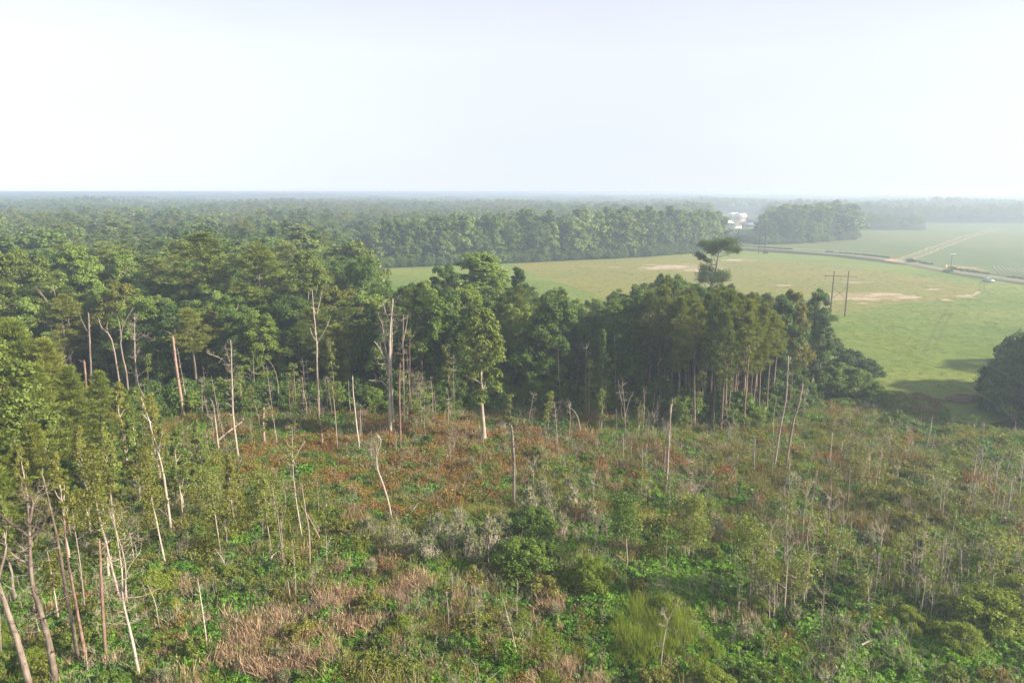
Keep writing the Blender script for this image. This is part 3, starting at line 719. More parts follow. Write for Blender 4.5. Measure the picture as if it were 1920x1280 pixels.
feature('pine_tree', NEAR_PI[1], 385, 700, 440, M['pine'], M['bark'], 'large brownish green pine rising over the forest', 1.8)

for bx, by, ty, i, m, lab, wd in [(60, 720, 468, 0, 'leaf_mid', 'great light green tree with broad crown standing behind the olive pines', 1.5), (165, 705, 462, 4, 'leaf_light', 'great pale green tree with spreading crown behind the forked snags', 1.35), (250, 690, 470, 1, 'leaf_light', 'tall pale green tree with rounded top above the tall forked trunks', 1.35), (-20, 730, 462, 6, 'leaf_mid', 'great yellow green tree beside the great light green tree', 1.5), (590, 700, 470, 3, 'leaf_mid', 'tall light green tree in the forest above the forked snag', 1.2), (690, 690, 480, 0, 'leaf', 'tall green tree at the corner of the forest beside the field', 1.2), (420, 690, 470, 2, 'leaf_light', 'pale green rounded tree in the forest beside the large brownish pine', 1.2)]:
    feature('broadleaf_tree', GRAND[i % 3], bx, by, ty, M[m], M['bark_grey'], lab, wd * .72)
SLIMK = ['leaf_olive', 'leaf_pale', 'leaf_mid', 'leaf_olive']
for i, (bx, by, ty, lab) in enumerate([(170, 1010, 800, 'slim olive leaved young tree beside the tall pale yellowing trunk'), (215, 985, 790, 'slim young tree with thin pale leaves behind the bleached white trunk'), (262, 950, 770, 'yellow green young tree beside the tall bent pale trunk'), (130, 1060, 850, 'olive young tree behind the twin brown poles'), (300, 905, 735, 'slim olive tree at the foot of the forest beside a leaning sapling'), (345, 960, 800, 'airy pale young tree near the brush pile'), (380, 930, 790, 'yellow green young tree beside the hooked dead trunk'), (60, 1030, 830, 'olive young tree beside the big brown bare tree'), (240, 880, 715, 'pale leaved young tree before the twiggy dead trunk'), (30, 1130, 930, 'yellow green young tree behind the thick leaning trunk'), (205, 1090, 900, 'olive young tree beside the broken brown pole'), (440, 985, 850, 'thin pale leaved tree over the rust sedge')]):
    feature('young_tree', SLIM[i % 3], bx, by, ty, M[SLIMK[i % 4]], M['snag_pale'], lab, .8)
# --- the lone flat-topped pine
Yp = 196.0
def flat_pine():
    r = np.random.default_rng(77); tr = Geo(); cr = Geo(); base = at(1334, 640, Yp); base[2] = 0
    way = [np.array([base[0], Yp, 0])] + [at(px, py, Yp) for px, py in [(1336, 560), (1334, 535), (1340, 515), (1344, 498), (1346, 482), (1350, 468)]]
    tube(tr, np.array(way) - base, [.42, .36, .32, .28, .24, .19, .1], 8)
    pads = [(1347, 458, 4.6, 1.5, 0), (1372, 466, 3.4, 1.2, 1.5), (1330, 463, 2.6, 1.1, -1), (1360, 452, 3.2, 1.0, -2), (1322, 459, 1.9, .9, 1), (1340, 472, 2.3, .9, 1.5), (1382, 470, 1.7, .7, .5), (1309, 478, 1.5, .6, 0), (1319, 484, 1.6, .55, .4), (1328, 489, 1.2, .45, 0),
            (1318, 502, 2.0, .9, -.7), (1332, 507, 2.4, 1.0, 1), (1348, 514, 3.3, 1.1, -.5), (1362, 520, 2.0, .8, .6), (1322, 516, 2.3, 1.0, 1), (1316, 524, 2.0, .9, 0), (1335, 522, 2.6, 1.1, -1.4), (1352, 527, 2.0, .7, 1)]
    for px, py, rr, hz, dy in pads:
        c = at(px, py, Yp) - base; c[1] += dy * 1.5
        k = min(6, max(1, int(np.interp(py, [455, 535], [6, 1])))); b = way[k] - base
        tube(tr, [b, (b + c) / 2 + np.array([0, 0, -.3]), c], [.12, .09, .04], 4, False)
        n = int(360 * rr); u = unit(r, n); q = c + u * np.array([rr * .78, rr * .78, hz * 1.25]) * (r.uniform(.3, 1.1, n) * (1 + .4 * np.sin(u[:, 0] * 7 + px)))[:, None]
        idx = np.repeat(np.arange(n), 7); v = unit(r, len(idx)); v[:, 2] = np.abs(v[:, 2]) + .1
        needles(cr, q[idx], v, .34 * r.uniform(.6, 1.2, len(idx)), .06, r)
    o = thing('pine_tree', 'lone flat topped pine with crooked trunk standing high above the wood', 'tree', tuple(base))
    part('trunk', tr.mesh('trunk', True), M['bark_grey'], o); part('crown', cr.mesh('crown'), M['pine'], o)
flat_pine()

# =================================================================== DEAD TREES
def twig_tree(g, rng, p, d, L, r, depth, up=.15, seg=4, kids=4, wander=.22):
    d = d / np.linalg.norm(d); path = [p.copy()]; q = p.copy(); dd = d.copy()
    for i in range(seg):
        dd = dd + rng.normal(size=3) * wander + np.array([0, 0, up]) * .5; dd /= np.linalg.norm(dd); q = q + dd * L / seg; path.append(q.copy())
    tube(g, path, r * (1 - .82 * np.linspace(0, 1, seg + 1)), 4 if r > .03 else 3, False)
    if depth > 0:
        for k in range(kids):
            s = rng.uniform(.25, .98) * seg; i = min(int(s), seg - 1); f = s - i; b = path[i] * (1 - f) + path[i + 1] * f
            ax = path[i + 1] - path[i]; v = unit(rng, 1)[0]; v = v - ax * np.dot(v, ax) / np.dot(ax, ax)
            nd = ax / np.linalg.norm(ax) * .75 + v / (np.linalg.norm(v) + 1e-6) * .75
            twig_tree(g, rng, b, nd, L * rng.uniform(.3, .55), max(r * (1 - .75 * s / seg) * .65, .013), depth - 1, up, max(2, seg - 1), max(2, kids - 1), wander)
snag_i = 0
def snag(way, r0, label, m='snag', limbs=(), rand=0, rl=1.6, twigs=0, leaf=0, leafm='leaf_pale', taper=.55, name='dead_tree', group=None, cat='dead tree', depth=1, lean=None, leafr=1.0):
    """way: pixels from the foot to the tip; limbs: lists of pixels for leaders drawn one by one"""
    global snag_i; snag_i += 1
    rng = np.random.default_rng(900 + snag_i)
    r0 *= .82 if r0 < .28 else .95
    b = G(*way[0]); b[2] = float(gz(b[0], b[1])) - .1; Yb = b[1]
    dy = lean if lean is not None else rng.uniform(-.06, .06)
    def pt(p):
        q = at(p[0], p[1], Yb) - b; q[1] += dy * max(q[2], 0); return q
    ctrl = [np.zeros(3)] + [pt(p) for p in way[1:]]
    path = smooth(ctrl, 5 if len(ctrl) > 2 else 8); n = len(path)
    L = np.linalg.norm(np.diff(path, axis=0), axis=1).sum()
    wob = np.cumsum(rng.normal(size=(n, 3)) * [.012, .012, 0] * L * .35, 0) * np.linspace(0, 1, n)[:, None] * (1 - np.linspace(0, 1, n))[:, None] * 1.6
    path = path + wob
    t = np.linspace(0, 1, n); rad = r0 * (1 - taper * t) * (1 + rng.normal(size=n) * .05); rad[0] *= 1.3
    o = thing(name, label, cat, tuple(b), 0, 1, group)
    g = Geo(); tube(g, path, rad, 8)
    if taper < .75:   # splintered break
        e = path[-1]
        for k in range(3): tube(g, [e - [0, 0, .1], e + np.array([rng.normal() * .1, rng.normal() * .1, rng.uniform(.25, .7)]) * r0 * 3], [rad[-1] * .6, .01], 4, False)
    for k in range(int(3 + L * .6) if r0 > .1 else 2):   # broken branch stubs
        i = rng.integers(n // 5, n - 1); a = rng.uniform(0, 6.28); e = np.array([math.cos(a), math.sin(a), rng.uniform(-.1, .7)]) * (rad[i] + rng.uniform(.1, .55) * (.4 + r0 * 2))
        tube(g, [path[i], path[i] + e * .6, path[i] + e + [0, 0, rng.normal() * .05]], [max(rad[i] * .35, .02), max(rad[i] * .28, .015), .01], 5, False)
    part('trunk', g.mesh('trunk', True), M[m], o)
    ends = [path[-1]]
    for lb in limbs:
        c = [pt(p) for p in lb]; c = [q + np.array([0, rng.normal() * .25 * i, 0]) for i, q in enumerate(c)]
        lp = smooth(c, 4); g = Geo(); rr = r0 * .5 * (1 - .72 * np.linspace(0, 1, len(lp)))
        tube(g, lp, rr, 6)
        for k in range(2 + twigs // 4):
            i = rng.integers(len(lp) // 3, len(lp)); twig_tree(g, rng, lp[i], unit(rng, 1)[0] + [0, 0, .4], rl * .6, max(rr[i] * .5, .012), depth - 1 if depth else 0)
        ends.append(lp[-1]); part('branch', g.mesh('branch', True), M[m], o)
    for k in range(rand):
        s = rng.uniform(.35, 1.0); i = min(int(s * (n - 1)), n - 2); g = Geo()
        a = rng.uniform(0, 6.28); d = np.array([math.cos(a), math.sin(a) * .8, rng.uniform(.1, .8)])
        twig_tree(g, rng, path[i], d, rl * rng.uniform(.6, 1.2) * (1.25 - .5 * s), max(rad[i] * .35, .03), depth)
        part('branch', g.mesh('branch', True), M[m], o)
    if twigs:
        g = Geo()
        for k in range(twigs):
            s = rng.uniform(.3, 1.0); i = min(int(s * (n - 1)), n - 2); a = rng.uniform(0, 6.28)
            twig_tree(g, rng, path[i], np.array([math.cos(a), math.sin(a), rng.uniform(-.1, .8)]), rl * rng.uniform(.5, 1.1), .026, 1, .1, 3, 4)
        part('twigs', g.mesh('twigs'), M['twig'], o)
    if leaf:
        leaf = int(leaf * (2.6 if leaf >= 500 else 1.6)); g = Geo(); hz = path[-1][2]; nlb = max(6, leaf // 60)
        c = []; 
        for k in range(nlb):
            s = rng.uniform(.45, 1.02); i = min(int(s * (n - 1)), n - 1); a = rng.uniform(0, 6.28); rr = leafr * rng.uniform(.15, 1.0) * (1.5 - s)
            c.append(path[i] + [math.cos(a) * rr, math.sin(a) * rr, rng.normal() * .3])
        c = np.array(c); lobe_leaves(g, rng, c, np.full(nlb, .5 * leafr), leaf // nlb, .17, .9, 1.2)
        part('foliage', g.mesh('foliage'), M[leafm], o)
    return o

# tall trunks at the side of the marsh
snag([(108, 1292), (88, 1200), (60, 1100), (50, 1010), (44, 935)], .30, 'big brown bare tree with crooked spreading branches at the marsh side', 'bark', [[(50, 1010), (25, 985), (0, 960), (-12, 945)], [(50, 1015), (70, 990), (85, 965)], [(55, 1060), (30, 1050), (10, 1035)], [(70, 1145), (50, 1160), (25, 1165)], [(48, 990), (52, 950), (60, 925)]], 9, 2.2, 36, taper=.8, depth=2)
snag([(60, 1300), (35, 1190), (5, 1090), (-20, 1000)], .30, 'thick leaning brown trunk next to the big bare tree', 'bark', [[(2, 1080), (12, 1040), (12, 1020)]], 2, 2, 0, taper=.7)
snag([(150, 1248), (135, 1150), (112, 1020), (100, 950), (90, 880)], .21, 'tall thin brown pole crossing its twin at the foot', 'bark', (), 4, 1.2, 6, taper=.7)
snag([(163, 1246), (145, 1130), (132, 1040), (126, 972)], .19, 'tall brown pole standing against its taller twin', 'snag_pink', (), 5, 1.2, 6, taper=.7)
snag([(160, 1155), (146, 1060), (128, 960)], .10, 'slim grey pole behind the twin brown poles', 'snag', (), 3, 1, 4, taper=.75)
snag([(198, 1232), (188, 1130), (179, 1020)], .20, 'broken brown pole with a short forked top', 'snag_pink', [[(180, 1040), (190, 1028), (193, 1024)]], 2, 1, 0, taper=.5)
snag([(262, 1272), (245, 1185), (232, 1122), (225, 1050), (208, 965)], .18, 'bleached white trunk with two leaders and a fan of fine twigs', 'snag_pale', [[(232, 1122), (222, 1060), (204, 965)], [(234, 1125), (240, 1070), (262, 1035)], [(233, 1122), (262, 1122), (285, 1118)]], 10, 2.2, 26, taper=.85, depth=2)
snag([(228, 1132), (205, 1050), (182, 960), (174, 900), (168, 845)], .17, 'tall pale trunk with yellowing leaves at the marsh side', 'snag_pale', [[(180, 950), (165, 910), (140, 890)]], 6, 1.6, 4, 1500, 'leaf_olive', .85, 'yellowing_tree', None, 'tree', 1, leafr=1.8)
snag([(311, 1062), (295, 985), (280, 915), (268, 850)], .14, 'slender pale trunk with olive leaves above rust sedge', 'snag_pale', (), 4, 1.4, 3, 1100, 'leaf_olive', .85, 'yellowing_tree', None, 'tree', leafr=1.6)
snag([(322, 1002), (312, 920), (303, 860), (286, 790), (268, 742)], .20, 'tall bent pale trunk with a forked bare top', 'snag_pale', [[(300, 845), (306, 820), (309, 806)], [(286, 790), (272, 772), (266, 750)]], 4, 1.4, 5, 500, 'leaf_olive', .75, leafr=1.5)
snag([(74, 930), (68, 890), (52, 840), (40, 790)], .15, 'broad bare bush-like tree with pale spreading branches among pines', 'snag_pale', [[(66, 880), (80, 850), (100, 800)], [(62, 870), (35, 845), (5, 815)], [(55, 845), (60, 815), (62, 785)]], 12, 2.6, 18, taper=.85, depth=2)
snag([(118, 960), (100, 900), (78, 838)], .22, 'thick dark leaning broken trunk among the pines', 'bark', (), 1, 1, 0, taper=.35)
snag([(135, 1010), (122, 950), (104, 888)], .09, 'thin grey leaning pole beside the dark leaning trunk', 'snag', (), 1, .8, 0, taper=.5)
snag([(112, 1172), (100, 1110), (86, 1035)], .12, 'curved pale trunk with a few olive leaves behind the brown poles', 'snag_pale', (), 5, 1.4, 3, 500, 'leaf_olive', .8, leafr=1.4)
snag([(300, 1186), (292, 1130), (279, 1094)], .06, 'thin white kinked dead stem standing alone in brown reeds', 'snag_pale', (), 2, .7, 0, taper=.6, name='dead_sapling', cat='dead sapling')
snag([(195, 1176), (193, 1120), (192, 1050)], .09, 'grey pole behind the broken brown pole', 'snag', (), 2, .8, 4, taper=.6)
snag([(2, 1240), (2, 1180), (0, 1110)], .08, 'pale thin stem beside the thick leaning brown trunk', 'snag_pale', (), 1, .8, 0)
# forest edge above the pines
snag([(125, 735), (122, 650), (119, 605), (102, 535)], .24, 'bare grey tree with wide V-shaped leaders above the olive pines', 'snag', [[(117, 595), (92, 565), (66, 538)], [(119, 590), (128, 560), (130, 556)], [(92, 565), (80, 545), (70, 535)]], 3, 1.6, 4, taper=.8)
snag([(102, 735), (100, 640), (76, 583)], .14, 'straight pale dead branch slanting out of the forest', 'snag_pale', (), 0, taper=.6)
snag([(172, 752), (170, 680), (167, 620), (167, 588)], .24, 'bare forked snag with two straight prongs in front of the forest', 'snag', [[(167, 625), (158, 605), (148, 583)]], 1, .8, 0, taper=.45)
snag([(228, 758), (222, 700), (210, 635), (192, 612), (188, 598)], .22, 'tall grey trunk forking into a Y before the dark forest', 'snag', [[(207, 630), (204, 615), (204, 602)]], 1, 1, 0, taper=.6)
snag([(243, 762), (238, 700), (228, 645), (232, 612), (250, 578)], .22, 'tall grey trunk with a long right-leaning leader before the forest', 'snag', [[(228, 640), (227, 610), (224, 590)]], 2, 1.2, 2, taper=.65)
snag([(258, 782), (252, 700), (247, 640), (246, 597)], .24, 'dead trunk wrapped in pale fine twigs before the dark forest', 'snag', [[(250, 640), (265, 632), (288, 640)], [(247, 640), (240, 615), (238, 605)]], 10, 1.5, 46, taper=.7, depth=2)
snag([(164, 778), (160, 725), (155, 678)], .26, 'short thick pink stub with a forked broken top among pines', 'snag_pink', [[(156, 690), (152, 680), (151, 676)]], 0, taper=.25)
snag([(142, 740), (140, 705), (138, 688)], .22, 'second short broken pink stub among the pines', 'snag_pink', (), 0, taper=.3)
snag([(8, 640), (6, 590), (4, 540), (2, 505)], .2, 'grey bare crown of branches poking from the green forest', 'snag', [[(5, 550), (15, 530), (22, 520)], [(5, 545), (0, 525), (-6, 510)]], 5, 1.8, 8, taper=.8)
snag([(118, 745), (117, 700), (115, 660)], .14, 'small greyish pink bare crown beside the pink stubs', 'snag_pink', [[(117, 690), (108, 670), (104, 662)], [(117, 690), (126, 672), (134, 660)]], 7, 1.5, 12, taper=.8)
snag([(291, 797), (280, 760), (262, 725), (258, 700)], .10, 'thin bleached sapling leaning with bare branches at the forest foot', 'snag_pale', [[(270, 740), (272, 725), (272, 715)]], 5, 1.1, 8, taper=.8)
snag([(306, 785), (298, 760), (302, 720)], .16, 'small bent snag with a swollen foot at the forest edge', 'snag', (), 0, taper=.85)
# before the forest
snag([(346, 786), (336, 710), (326, 632)], .30, 'straight tall broken pole without branches before the forest', 'snag_pink', (), 0, taper=.35)
snag([(331, 740), (326, 690), (320, 655)], .15, 'thin mossy broken pole beside the straight tall pole', 'snag', (), 0, 1, 0, 160, 'shrub', .4, leafr=.5)
snag([(447, 860), (436, 780), (431, 700), (428, 640)], .24, 'pale dead tree with one long side branch and fine twigs', 'snag_pale', [[(428, 690), (410, 675), (388, 662)], [(428, 680), (422, 668), (417, 656)]], 8, 1.3, 44, taper=.75, depth=2)
snag([(411, 852), (406, 800), (402, 756)], .19, 'short dead trunk with a hooked pale top near the fallen log', 'snag_pale', [[(402, 762), (398, 752), (393, 745)]], 2, 1, 4, taper=.5)
snag([(424, 838), (414, 790), (409, 752)], .09, 'thin dead stem between the hooked trunk and the twiggy tree', 'snag', (), 3, .8, 4, taper=.7)
snag([(392, 790), (388, 765), (383, 742)], .08, 'small twiggy dead sapling at the forest foot near the hooked trunk', 'snag', (), 4, .9, 8)
snag([(497, 842), (494, 800), (495, 764)], .27, 'thick broken stump trunk with green vine on its top', 'snag_pink', (), 0, 1, 0, 260, 'shrub', .3, leafr=.7)
snag([(520, 835), (513, 790), (503, 752)], .07, 'thin white leaning sapling beside the vine topped stump', 'snag_pale', (), 5, .9, 4, 120, 'leaf_pale', .8, name='dead_sapling', cat='dead sapling')
snag([(599, 785), (597, 720), (595, 640), (590, 590), (583, 547)], .26, 'tall pale forked snag with raised arms before the dark forest', 'snag_pale', [[(595, 640), (608, 620), (618, 596)], [(595, 645), (584, 630), (577, 616)], [(592, 590), (598, 565), (601, 545)], [(590, 590), (584, 580), (580, 574)]], 1, 1, 2, taper=.72)
snag([(570, 782), (568, 740), (565, 708)], .2, 'broken grey pole at the forest foot near the forked snag', 'snag', (), 0, taper=.35)
snag([(580, 755), (578, 715), (574, 676)], .15, 'grey broken trunk inside the forest edge by the forked snag', 'snag', (), 1, 1, 0, taper=.5)
snag([(523, 775), (521, 720), (513, 690), (497, 667)], .07, 'fine white dead limb slanting before the dark forest', 'snag_pale', [[(519, 705), (513, 690), (511, 682)]], 0, taper=.8)
snag([(634, 850), (629, 780), (624, 724)], .10, 'thin pale pole before the forest near the short pink stump', 'snag_pale', (), 2, .8, 0, 160, 'leaf_pale')
snag([(604, 842), (603, 814)], .2, 'short pink broken stump in rust sedge near the thin pale pole', 'snag_pink', (), 0, taper=.2, name='stump', cat='stump')
snag([(651, 850), (649, 830)], .08, 'tiny white stub in the green patch beside the rust sedge', 'snag_pale', (), 0, name='stump', cat='stump')
snag([(675, 850), (668, 790), (663, 740), (661, 706)], .17, 'slim white bent pole near the great multi-stemmed snag', 'snag_pale', [[(674, 830), (675, 790), (672, 772)]], 1, .7, 0, taper=.6)
snag([(733, 822), (731, 740), (732, 650), (734, 600), (738, 562)], .32, 'great pale dead tree of several tall leaders before the wood', 'snag_pale', [[(731, 690), (722, 640), (716, 610), (709, 590)], [(734, 605), (724, 585), (722, 566)], [(731, 700), (714, 655), (705, 636)], [(738, 790), (735, 700), (735, 640), (736, 600)], [(731, 730), (715, 715), (692, 710)], [(720, 640), (722, 618), (720, 606)]], 7, 2.2, 22, taper=.72, depth=2)
snag([(757, 796), (757, 720), (756, 650), (757, 590)], .24, 'tall grey dead tree with fine twigs next to the great snag', 'snag', [[(756, 640), (762, 610), (765, 592)]], 8, 1.8, 30, taper=.75, depth=2)
snag([(751, 848), (750, 760), (750, 682)], .22, 'straight pinkish barkless pole in front of the great snag', 'snag_pink', (), 2, 1, 2, taper=.4)
snag([(767, 805), (768, 720), (769, 615)], .16, 'slim pinkish dead trunk beside the drooping pale twigs', 'snag_pink', (), 6, 1.6, 16, 200, 'leaf_pale', .7)
snag([(790, 800), (788, 740), (784, 700)], .12, 'drooping mass of pale dead vines and twigs beside the great snag', 'twig', (), 14, 2.0, 60, 200, 'shrub_grey', .7, depth=2)
snag([(737, 982), (724, 925), (708, 880), (706, 855), (714, 828), (706, 813)], .17, 'bleached S-curved dead trunk with a hooked top in the marsh', 'snag_pale', [[(707, 852), (698, 842), (684, 846)], [(714, 828), (712, 818), (700, 818)]], 1, .8, 0, taper=.68, lean=0)
snag([(897, 775), (895, 730), (888, 680)], .12, 'thin dead tree with stiff side branches at the wood edge', 'snag', [[(895, 735), (885, 728), (875, 735)], [(893, 715), (880, 705), (872, 702)], [(895, 725), (898, 700), (897, 692)]], 3, 1, 4, taper=.75)
snag([(852, 778), (851, 720), (850, 662)], .08, 'fine pointed dead conifer with thin side twigs at the wood edge', 'twig', (), 10, 1.1, 30, taper=.85)
snag([(840, 808), (841, 765), (840, 730)], .08, 'white twiggy dead sapling in rust sedge before the wood', 'snag_pale', (), 6, 1.2, 12, taper=.8)
snag([(816, 800), (816, 770), (814, 735)], .08, 'grey twiggy dead sapling at the wood foot beside drooping twigs', 'snag', (), 5, 1.2, 14)
snag([(963, 947), (964, 880), (961, 835), (959, 800)], .25, 'stout broken dead trunk standing alone in the middle of the marsh', 'snag', [[(962, 845), (966, 836), (965, 828)]], 0, taper=.25, lean=0)
snag([(957, 800), (957, 765), (956, 740)], .05, 'slender green sapling behind the stout broken trunk', 'snag', (), 4, .9, 2, 350, 'leaf_pale', .8, name='sapling', cat='sapling')
snag([(990, 802), (995, 770), (1002, 736)], .08, 'leaning pale dead bush at the wood edge', 'snag_pale', (), 7, 1.3, 12, taper=.8)
snag([(1046, 835), (1043, 790), (1040, 752)], .08, 'pale bushy dead sapling with drooping twigs in the sedge', 'snag_pale', (), 8, 1.4, 22, taper=.8)
snag([(1090, 818), (1084, 785), (1075, 768), (1061, 760)], .09, 'white dead stem arching over like a hook in the sedge', 'snag_pale', (), 1, .6, 0, taper=.7)
snag([(1172, 838), (1172, 780), (1166, 714)], .10, 'pale dead sapling like an upright fan of branches before the wood', 'snag_pale', [[(1172, 780), (1180, 750), (1186, 738)], [(1171, 770), (1162, 738), (1160, 714)]], 7, 1.5, 14, taper=.8)
snag([(1155, 825), (1156, 795), (1155, 766)], .06, 'thin dead stem beside the upright fan of branches', 'snag', (), 2, .7, 2)
snag([(1196, 800), (1196, 775), (1198, 754)], .08, 'short dead pole at the wood foot behind the marsh grass', 'snag', (), 0, group='short poles at the wood foot')
snag([(1233, 798), (1235, 765), (1238, 728)], .08, 'thin reddish dead pole leaning at the foot of the pines', 'snag_pink', (), 1, .6, 0)
snag([(1248, 922), (1252, 850), (1258, 760)], .23, 'tall broken trunk with a nest-like bunch of dead twigs near its top', 'snag', (), 0, 1, 0, taper=.5, lean=0)
snag([(1243, 900), (1246, 865), (1248, 836)], .1, 'short broken pole close beside the trunk with the twig bunch', 'snag_pink', (), 0, taper=.4)
def twig_bunch():
    rng = np.random.default_rng(5); c = at(1250, 800, G(1248, 922)[1]); g = Geo()
    for k in range(70): twig_tree(g, rng, rng.normal(size=3) * .2, unit(rng, 1)[0], rng.uniform(.7, 1.6), .014, 1, -.1, 3, 3)
    o = part('twig_bunch', g.mesh('twig_bunch'), M['twig']); o.location = c
    o['label'] = 'pale round bunch of dead twigs caught on the tall broken trunk'; o['category'] = 'twigs'
twig_bunch()
snag([(1378, 782), (1383, 700), (1388, 612)], .2, 'reddish dead pine with a pale pinkish crown of twigs', 'snag_pink', (), 12, 1.6, 60, taper=.8, depth=2)
snag([(1398, 782), (1402, 720), (1405, 660)], .16, 'shorter reddish dead pine beside the pinkish twig crown', 'snag_pink', (), 8, 1.4, 40, taper=.8, depth=2)
snag([(1320, 790), (1318, 730), (1312, 690), (1295, 660)], .16, 'grey dead tree with wide thin branches before the pine trunks', 'snag_pink', [[(1318, 740), (1306, 725), (1292, 715)], [(1317, 700), (1322, 670), (1322, 640)]], 7, 1.8, 8, taper=.75)
snag([(1450, 888), (1463, 800), (1473, 740), (1478, 668)], .20, 'leaning pale trunk with a broken top, taller of a leaning pair', 'snag', (), 2, .8, 4, taper=.5, lean=0)
snag([(1472, 888), (1484, 805), (1498, 750), (1505, 720)], .20, 'smooth grey leaning trunk with a bent broken tip', 'snag', (), 1, .5, 0, taper=.4, lean=0)
snag([(1412, 894), (1414, 860), (1416, 824)], .15, 'dark grey broken pole beside the small white stub', 'bark_grey', (), 2, .7, 0, taper=.3)
snag([(1432, 878), (1434, 860)], .09, 'small white stub beside the dark grey broken pole', 'snag_pale', (), 0, name='stump', cat='stump')
snag([(1556, 872), (1558, 845), (1561, 812)], .11, 'whitish broken stem amid a thicket of thin grey saplings', 'snag_pale', (), 0, taper=.5)
snag([(1526, 930), (1530, 905), (1534, 878)], .09, 'short leaning grey stem beside the dense green bush', 'snag', (), 0, taper=.6)
snag([(1588, 955), (1592, 910), (1594, 872)], .12, 'dark grey dead stem among thin saplings', 'bark_grey', (), 3, .8, 4)
snag([(1258, 985), (1285, 955), (1310, 920), (1338, 884)], .13, 'dead trunk fallen at a slant against pale bare bushes', 'snag_pale', (), 2, .7, 0, taper=.6, lean=0)
snag([(1290, 960), (1296, 910), (1302, 860)], .07, 'pale bare multi-twig bush behind the slanting fallen trunk', 'snag_pale', (), 12, 2.0, 30, taper=.8, depth=2)
# open marsh stems
snag([(416, 1050), (406, 980), (398, 930), (386, 890)], .10, 'slim living sapling with thin leaves and bent pale stem', 'snag_pale', (), 5, 1.2, 6, 900, 'leaf_pale', .8, name='sapling', cat='sapling', leafr=1.5)
snag([(428, 1072), (418, 1050), (404, 1030)], .09, 'short leaning pale stem with fallen twigs at its foot', 'snag_pale', [[(415, 1045), (400, 1048), (390, 1058)]], 3, .8, 6, name='dead_sapling', cat='dead sapling')
snag([(389, 1214), (380, 1150), (374, 1110), (371, 1086)], .10, 'white dead sapling with small side twigs beside a yellow bush', 'snag_pale', [[(383, 1170), (390, 1160), (396, 1152)]], 5, .8, 4, taper=.7, name='dead_sapling', cat='dead sapling')
snag([(511, 1050), (502, 990), (497, 940), (488, 885)], .08, 'thin living sapling with a pale straight stem and airy leaves', 'snag_pale', (), 6, 1.2, 4, 700, 'leaf_pale', .8, name='sapling', cat='sapling', leafr=1.3)
snag([(533, 1075), (528, 1020), (521, 970)], .10, 'pale broken pole beside the thin leafy sapling', 'snag', (), 1, .5, 0, taper=.4, name='dead_sapling', cat='dead sapling')
snag([(493, 985), (489, 960), (484, 935)], .11, 'short brownish broken pole behind the thin leafy sapling', 'snag_pink', (), 0, taper=.4, name='dead_sapling', cat='dead sapling')
snag([(555, 1135), (553, 1070), (549, 1010)], .07, 'thin peeling white stem with a few green leaves at its foot', 'snag_pale', (), 2, .7, 0, 120, 'shrub', .6, name='dead_sapling', cat='dead sapling')
snag([(548, 1136), (543, 1108), (541, 1088)], .07, 'short white stub beside the thin peeling stem', 'snag_pale', (), 1, .4, 0, name='dead_sapling', cat='dead sapling')
snag([(494, 1070), (493, 1038)], .1, 'short pale stump pole in the green brush', 'snag_pale', (), 0, name='stump', cat='stump')
snag([(568, 1016), (558, 950), (553, 905), (549, 850), (548, 798)], .10, 'tall slim pale tree with level bare branches above rust sedge', 'snag_pale', [[(552, 860), (560, 845), (568, 832)], [(552, 868), (542, 850), (536, 840)]], 8, 1.3, 10, 120, 'leaf_pale', .8)
snag([(581, 1066), (580, 1000), (572, 950), (566, 908)], .12, 'pale dead trunk crossed by a slanting fallen stem', 'snag_pale', (), 1, .5, 0, taper=.6)
snag([(606, 1022), (585, 985), (562, 950)], .10, 'slanting fallen stem leaning across the pale dead trunk', 'snag_pink', (), 1, .5, 0, taper=.5, lean=.1)
snag([(343, 982), (340, 945), (336, 912)], .09, 'thin pale broken pole beside the tall bent trunk', 'snag_pale', (), 0, taper=.5)
snag([(972, 1232), (960, 1190), (950, 1155), (942, 1120)], .09, 'white dead stem leaning over brown reeds near the green patch', 'snag_pale', [[(966, 1210), (958, 1200), (953, 1195)]], 3, .7, 0, taper=.7, name='dead_sapling', cat='dead sapling')
snag([(893, 1185), (892, 1120), (893, 1055)], .05, 'very thin upright living sapling in the brown reeds', 'snag_pale', (), 3, .6, 2, 200, 'leaf_pale', .8, name='sapling', cat='sapling', leafr=.7)
snag([(842, 1180), (840, 1140), (836, 1105)], .05, 'thin grey sapling stem in the brown reeds', 'snag_pale', (), 2, .6, 0, name='dead_sapling', cat='dead sapling', group='thin grey stems in the reeds')
snag([(705, 1176), (704, 1130)], .07, 'small grey stub beside a green sapling in the reeds', 'snag', (), 1, .5, 0, 160, 'shrub', name='stump', cat='stump')
snag([(1177, 1072), (1174, 1020), (1170, 985), (1168, 935)], .10, 'small round leafy tree on a white stem at the middle of the marsh', 'snag_pale', [[(1176, 1055), (1160, 1045), (1148, 1048)]], 6, 1.4, 8, 1500, 'shrub', .8, 'small_tree', None, 'tree', 1, leafr=2.0)
snag([(1138, 1020), (1137, 980)], .09, 'short pink stub behind the white stemmed leafy tree', 'snag_pink', (), 0, name='stump', cat='stump')
snag([(1290, 1052), (1294, 1000), (1300, 930)], .10, 'leafy clump tree on three white stems', 'snag_pale', [[(1300, 1042), (1306, 1000), (1308, 960)], [(1283, 1046), (1285, 1000), (1284, 960)]], 4, 1.4, 6, 1500, 'leaf_pale', .8, 'small_tree', None, 'tree', 1, leafr=2.0)
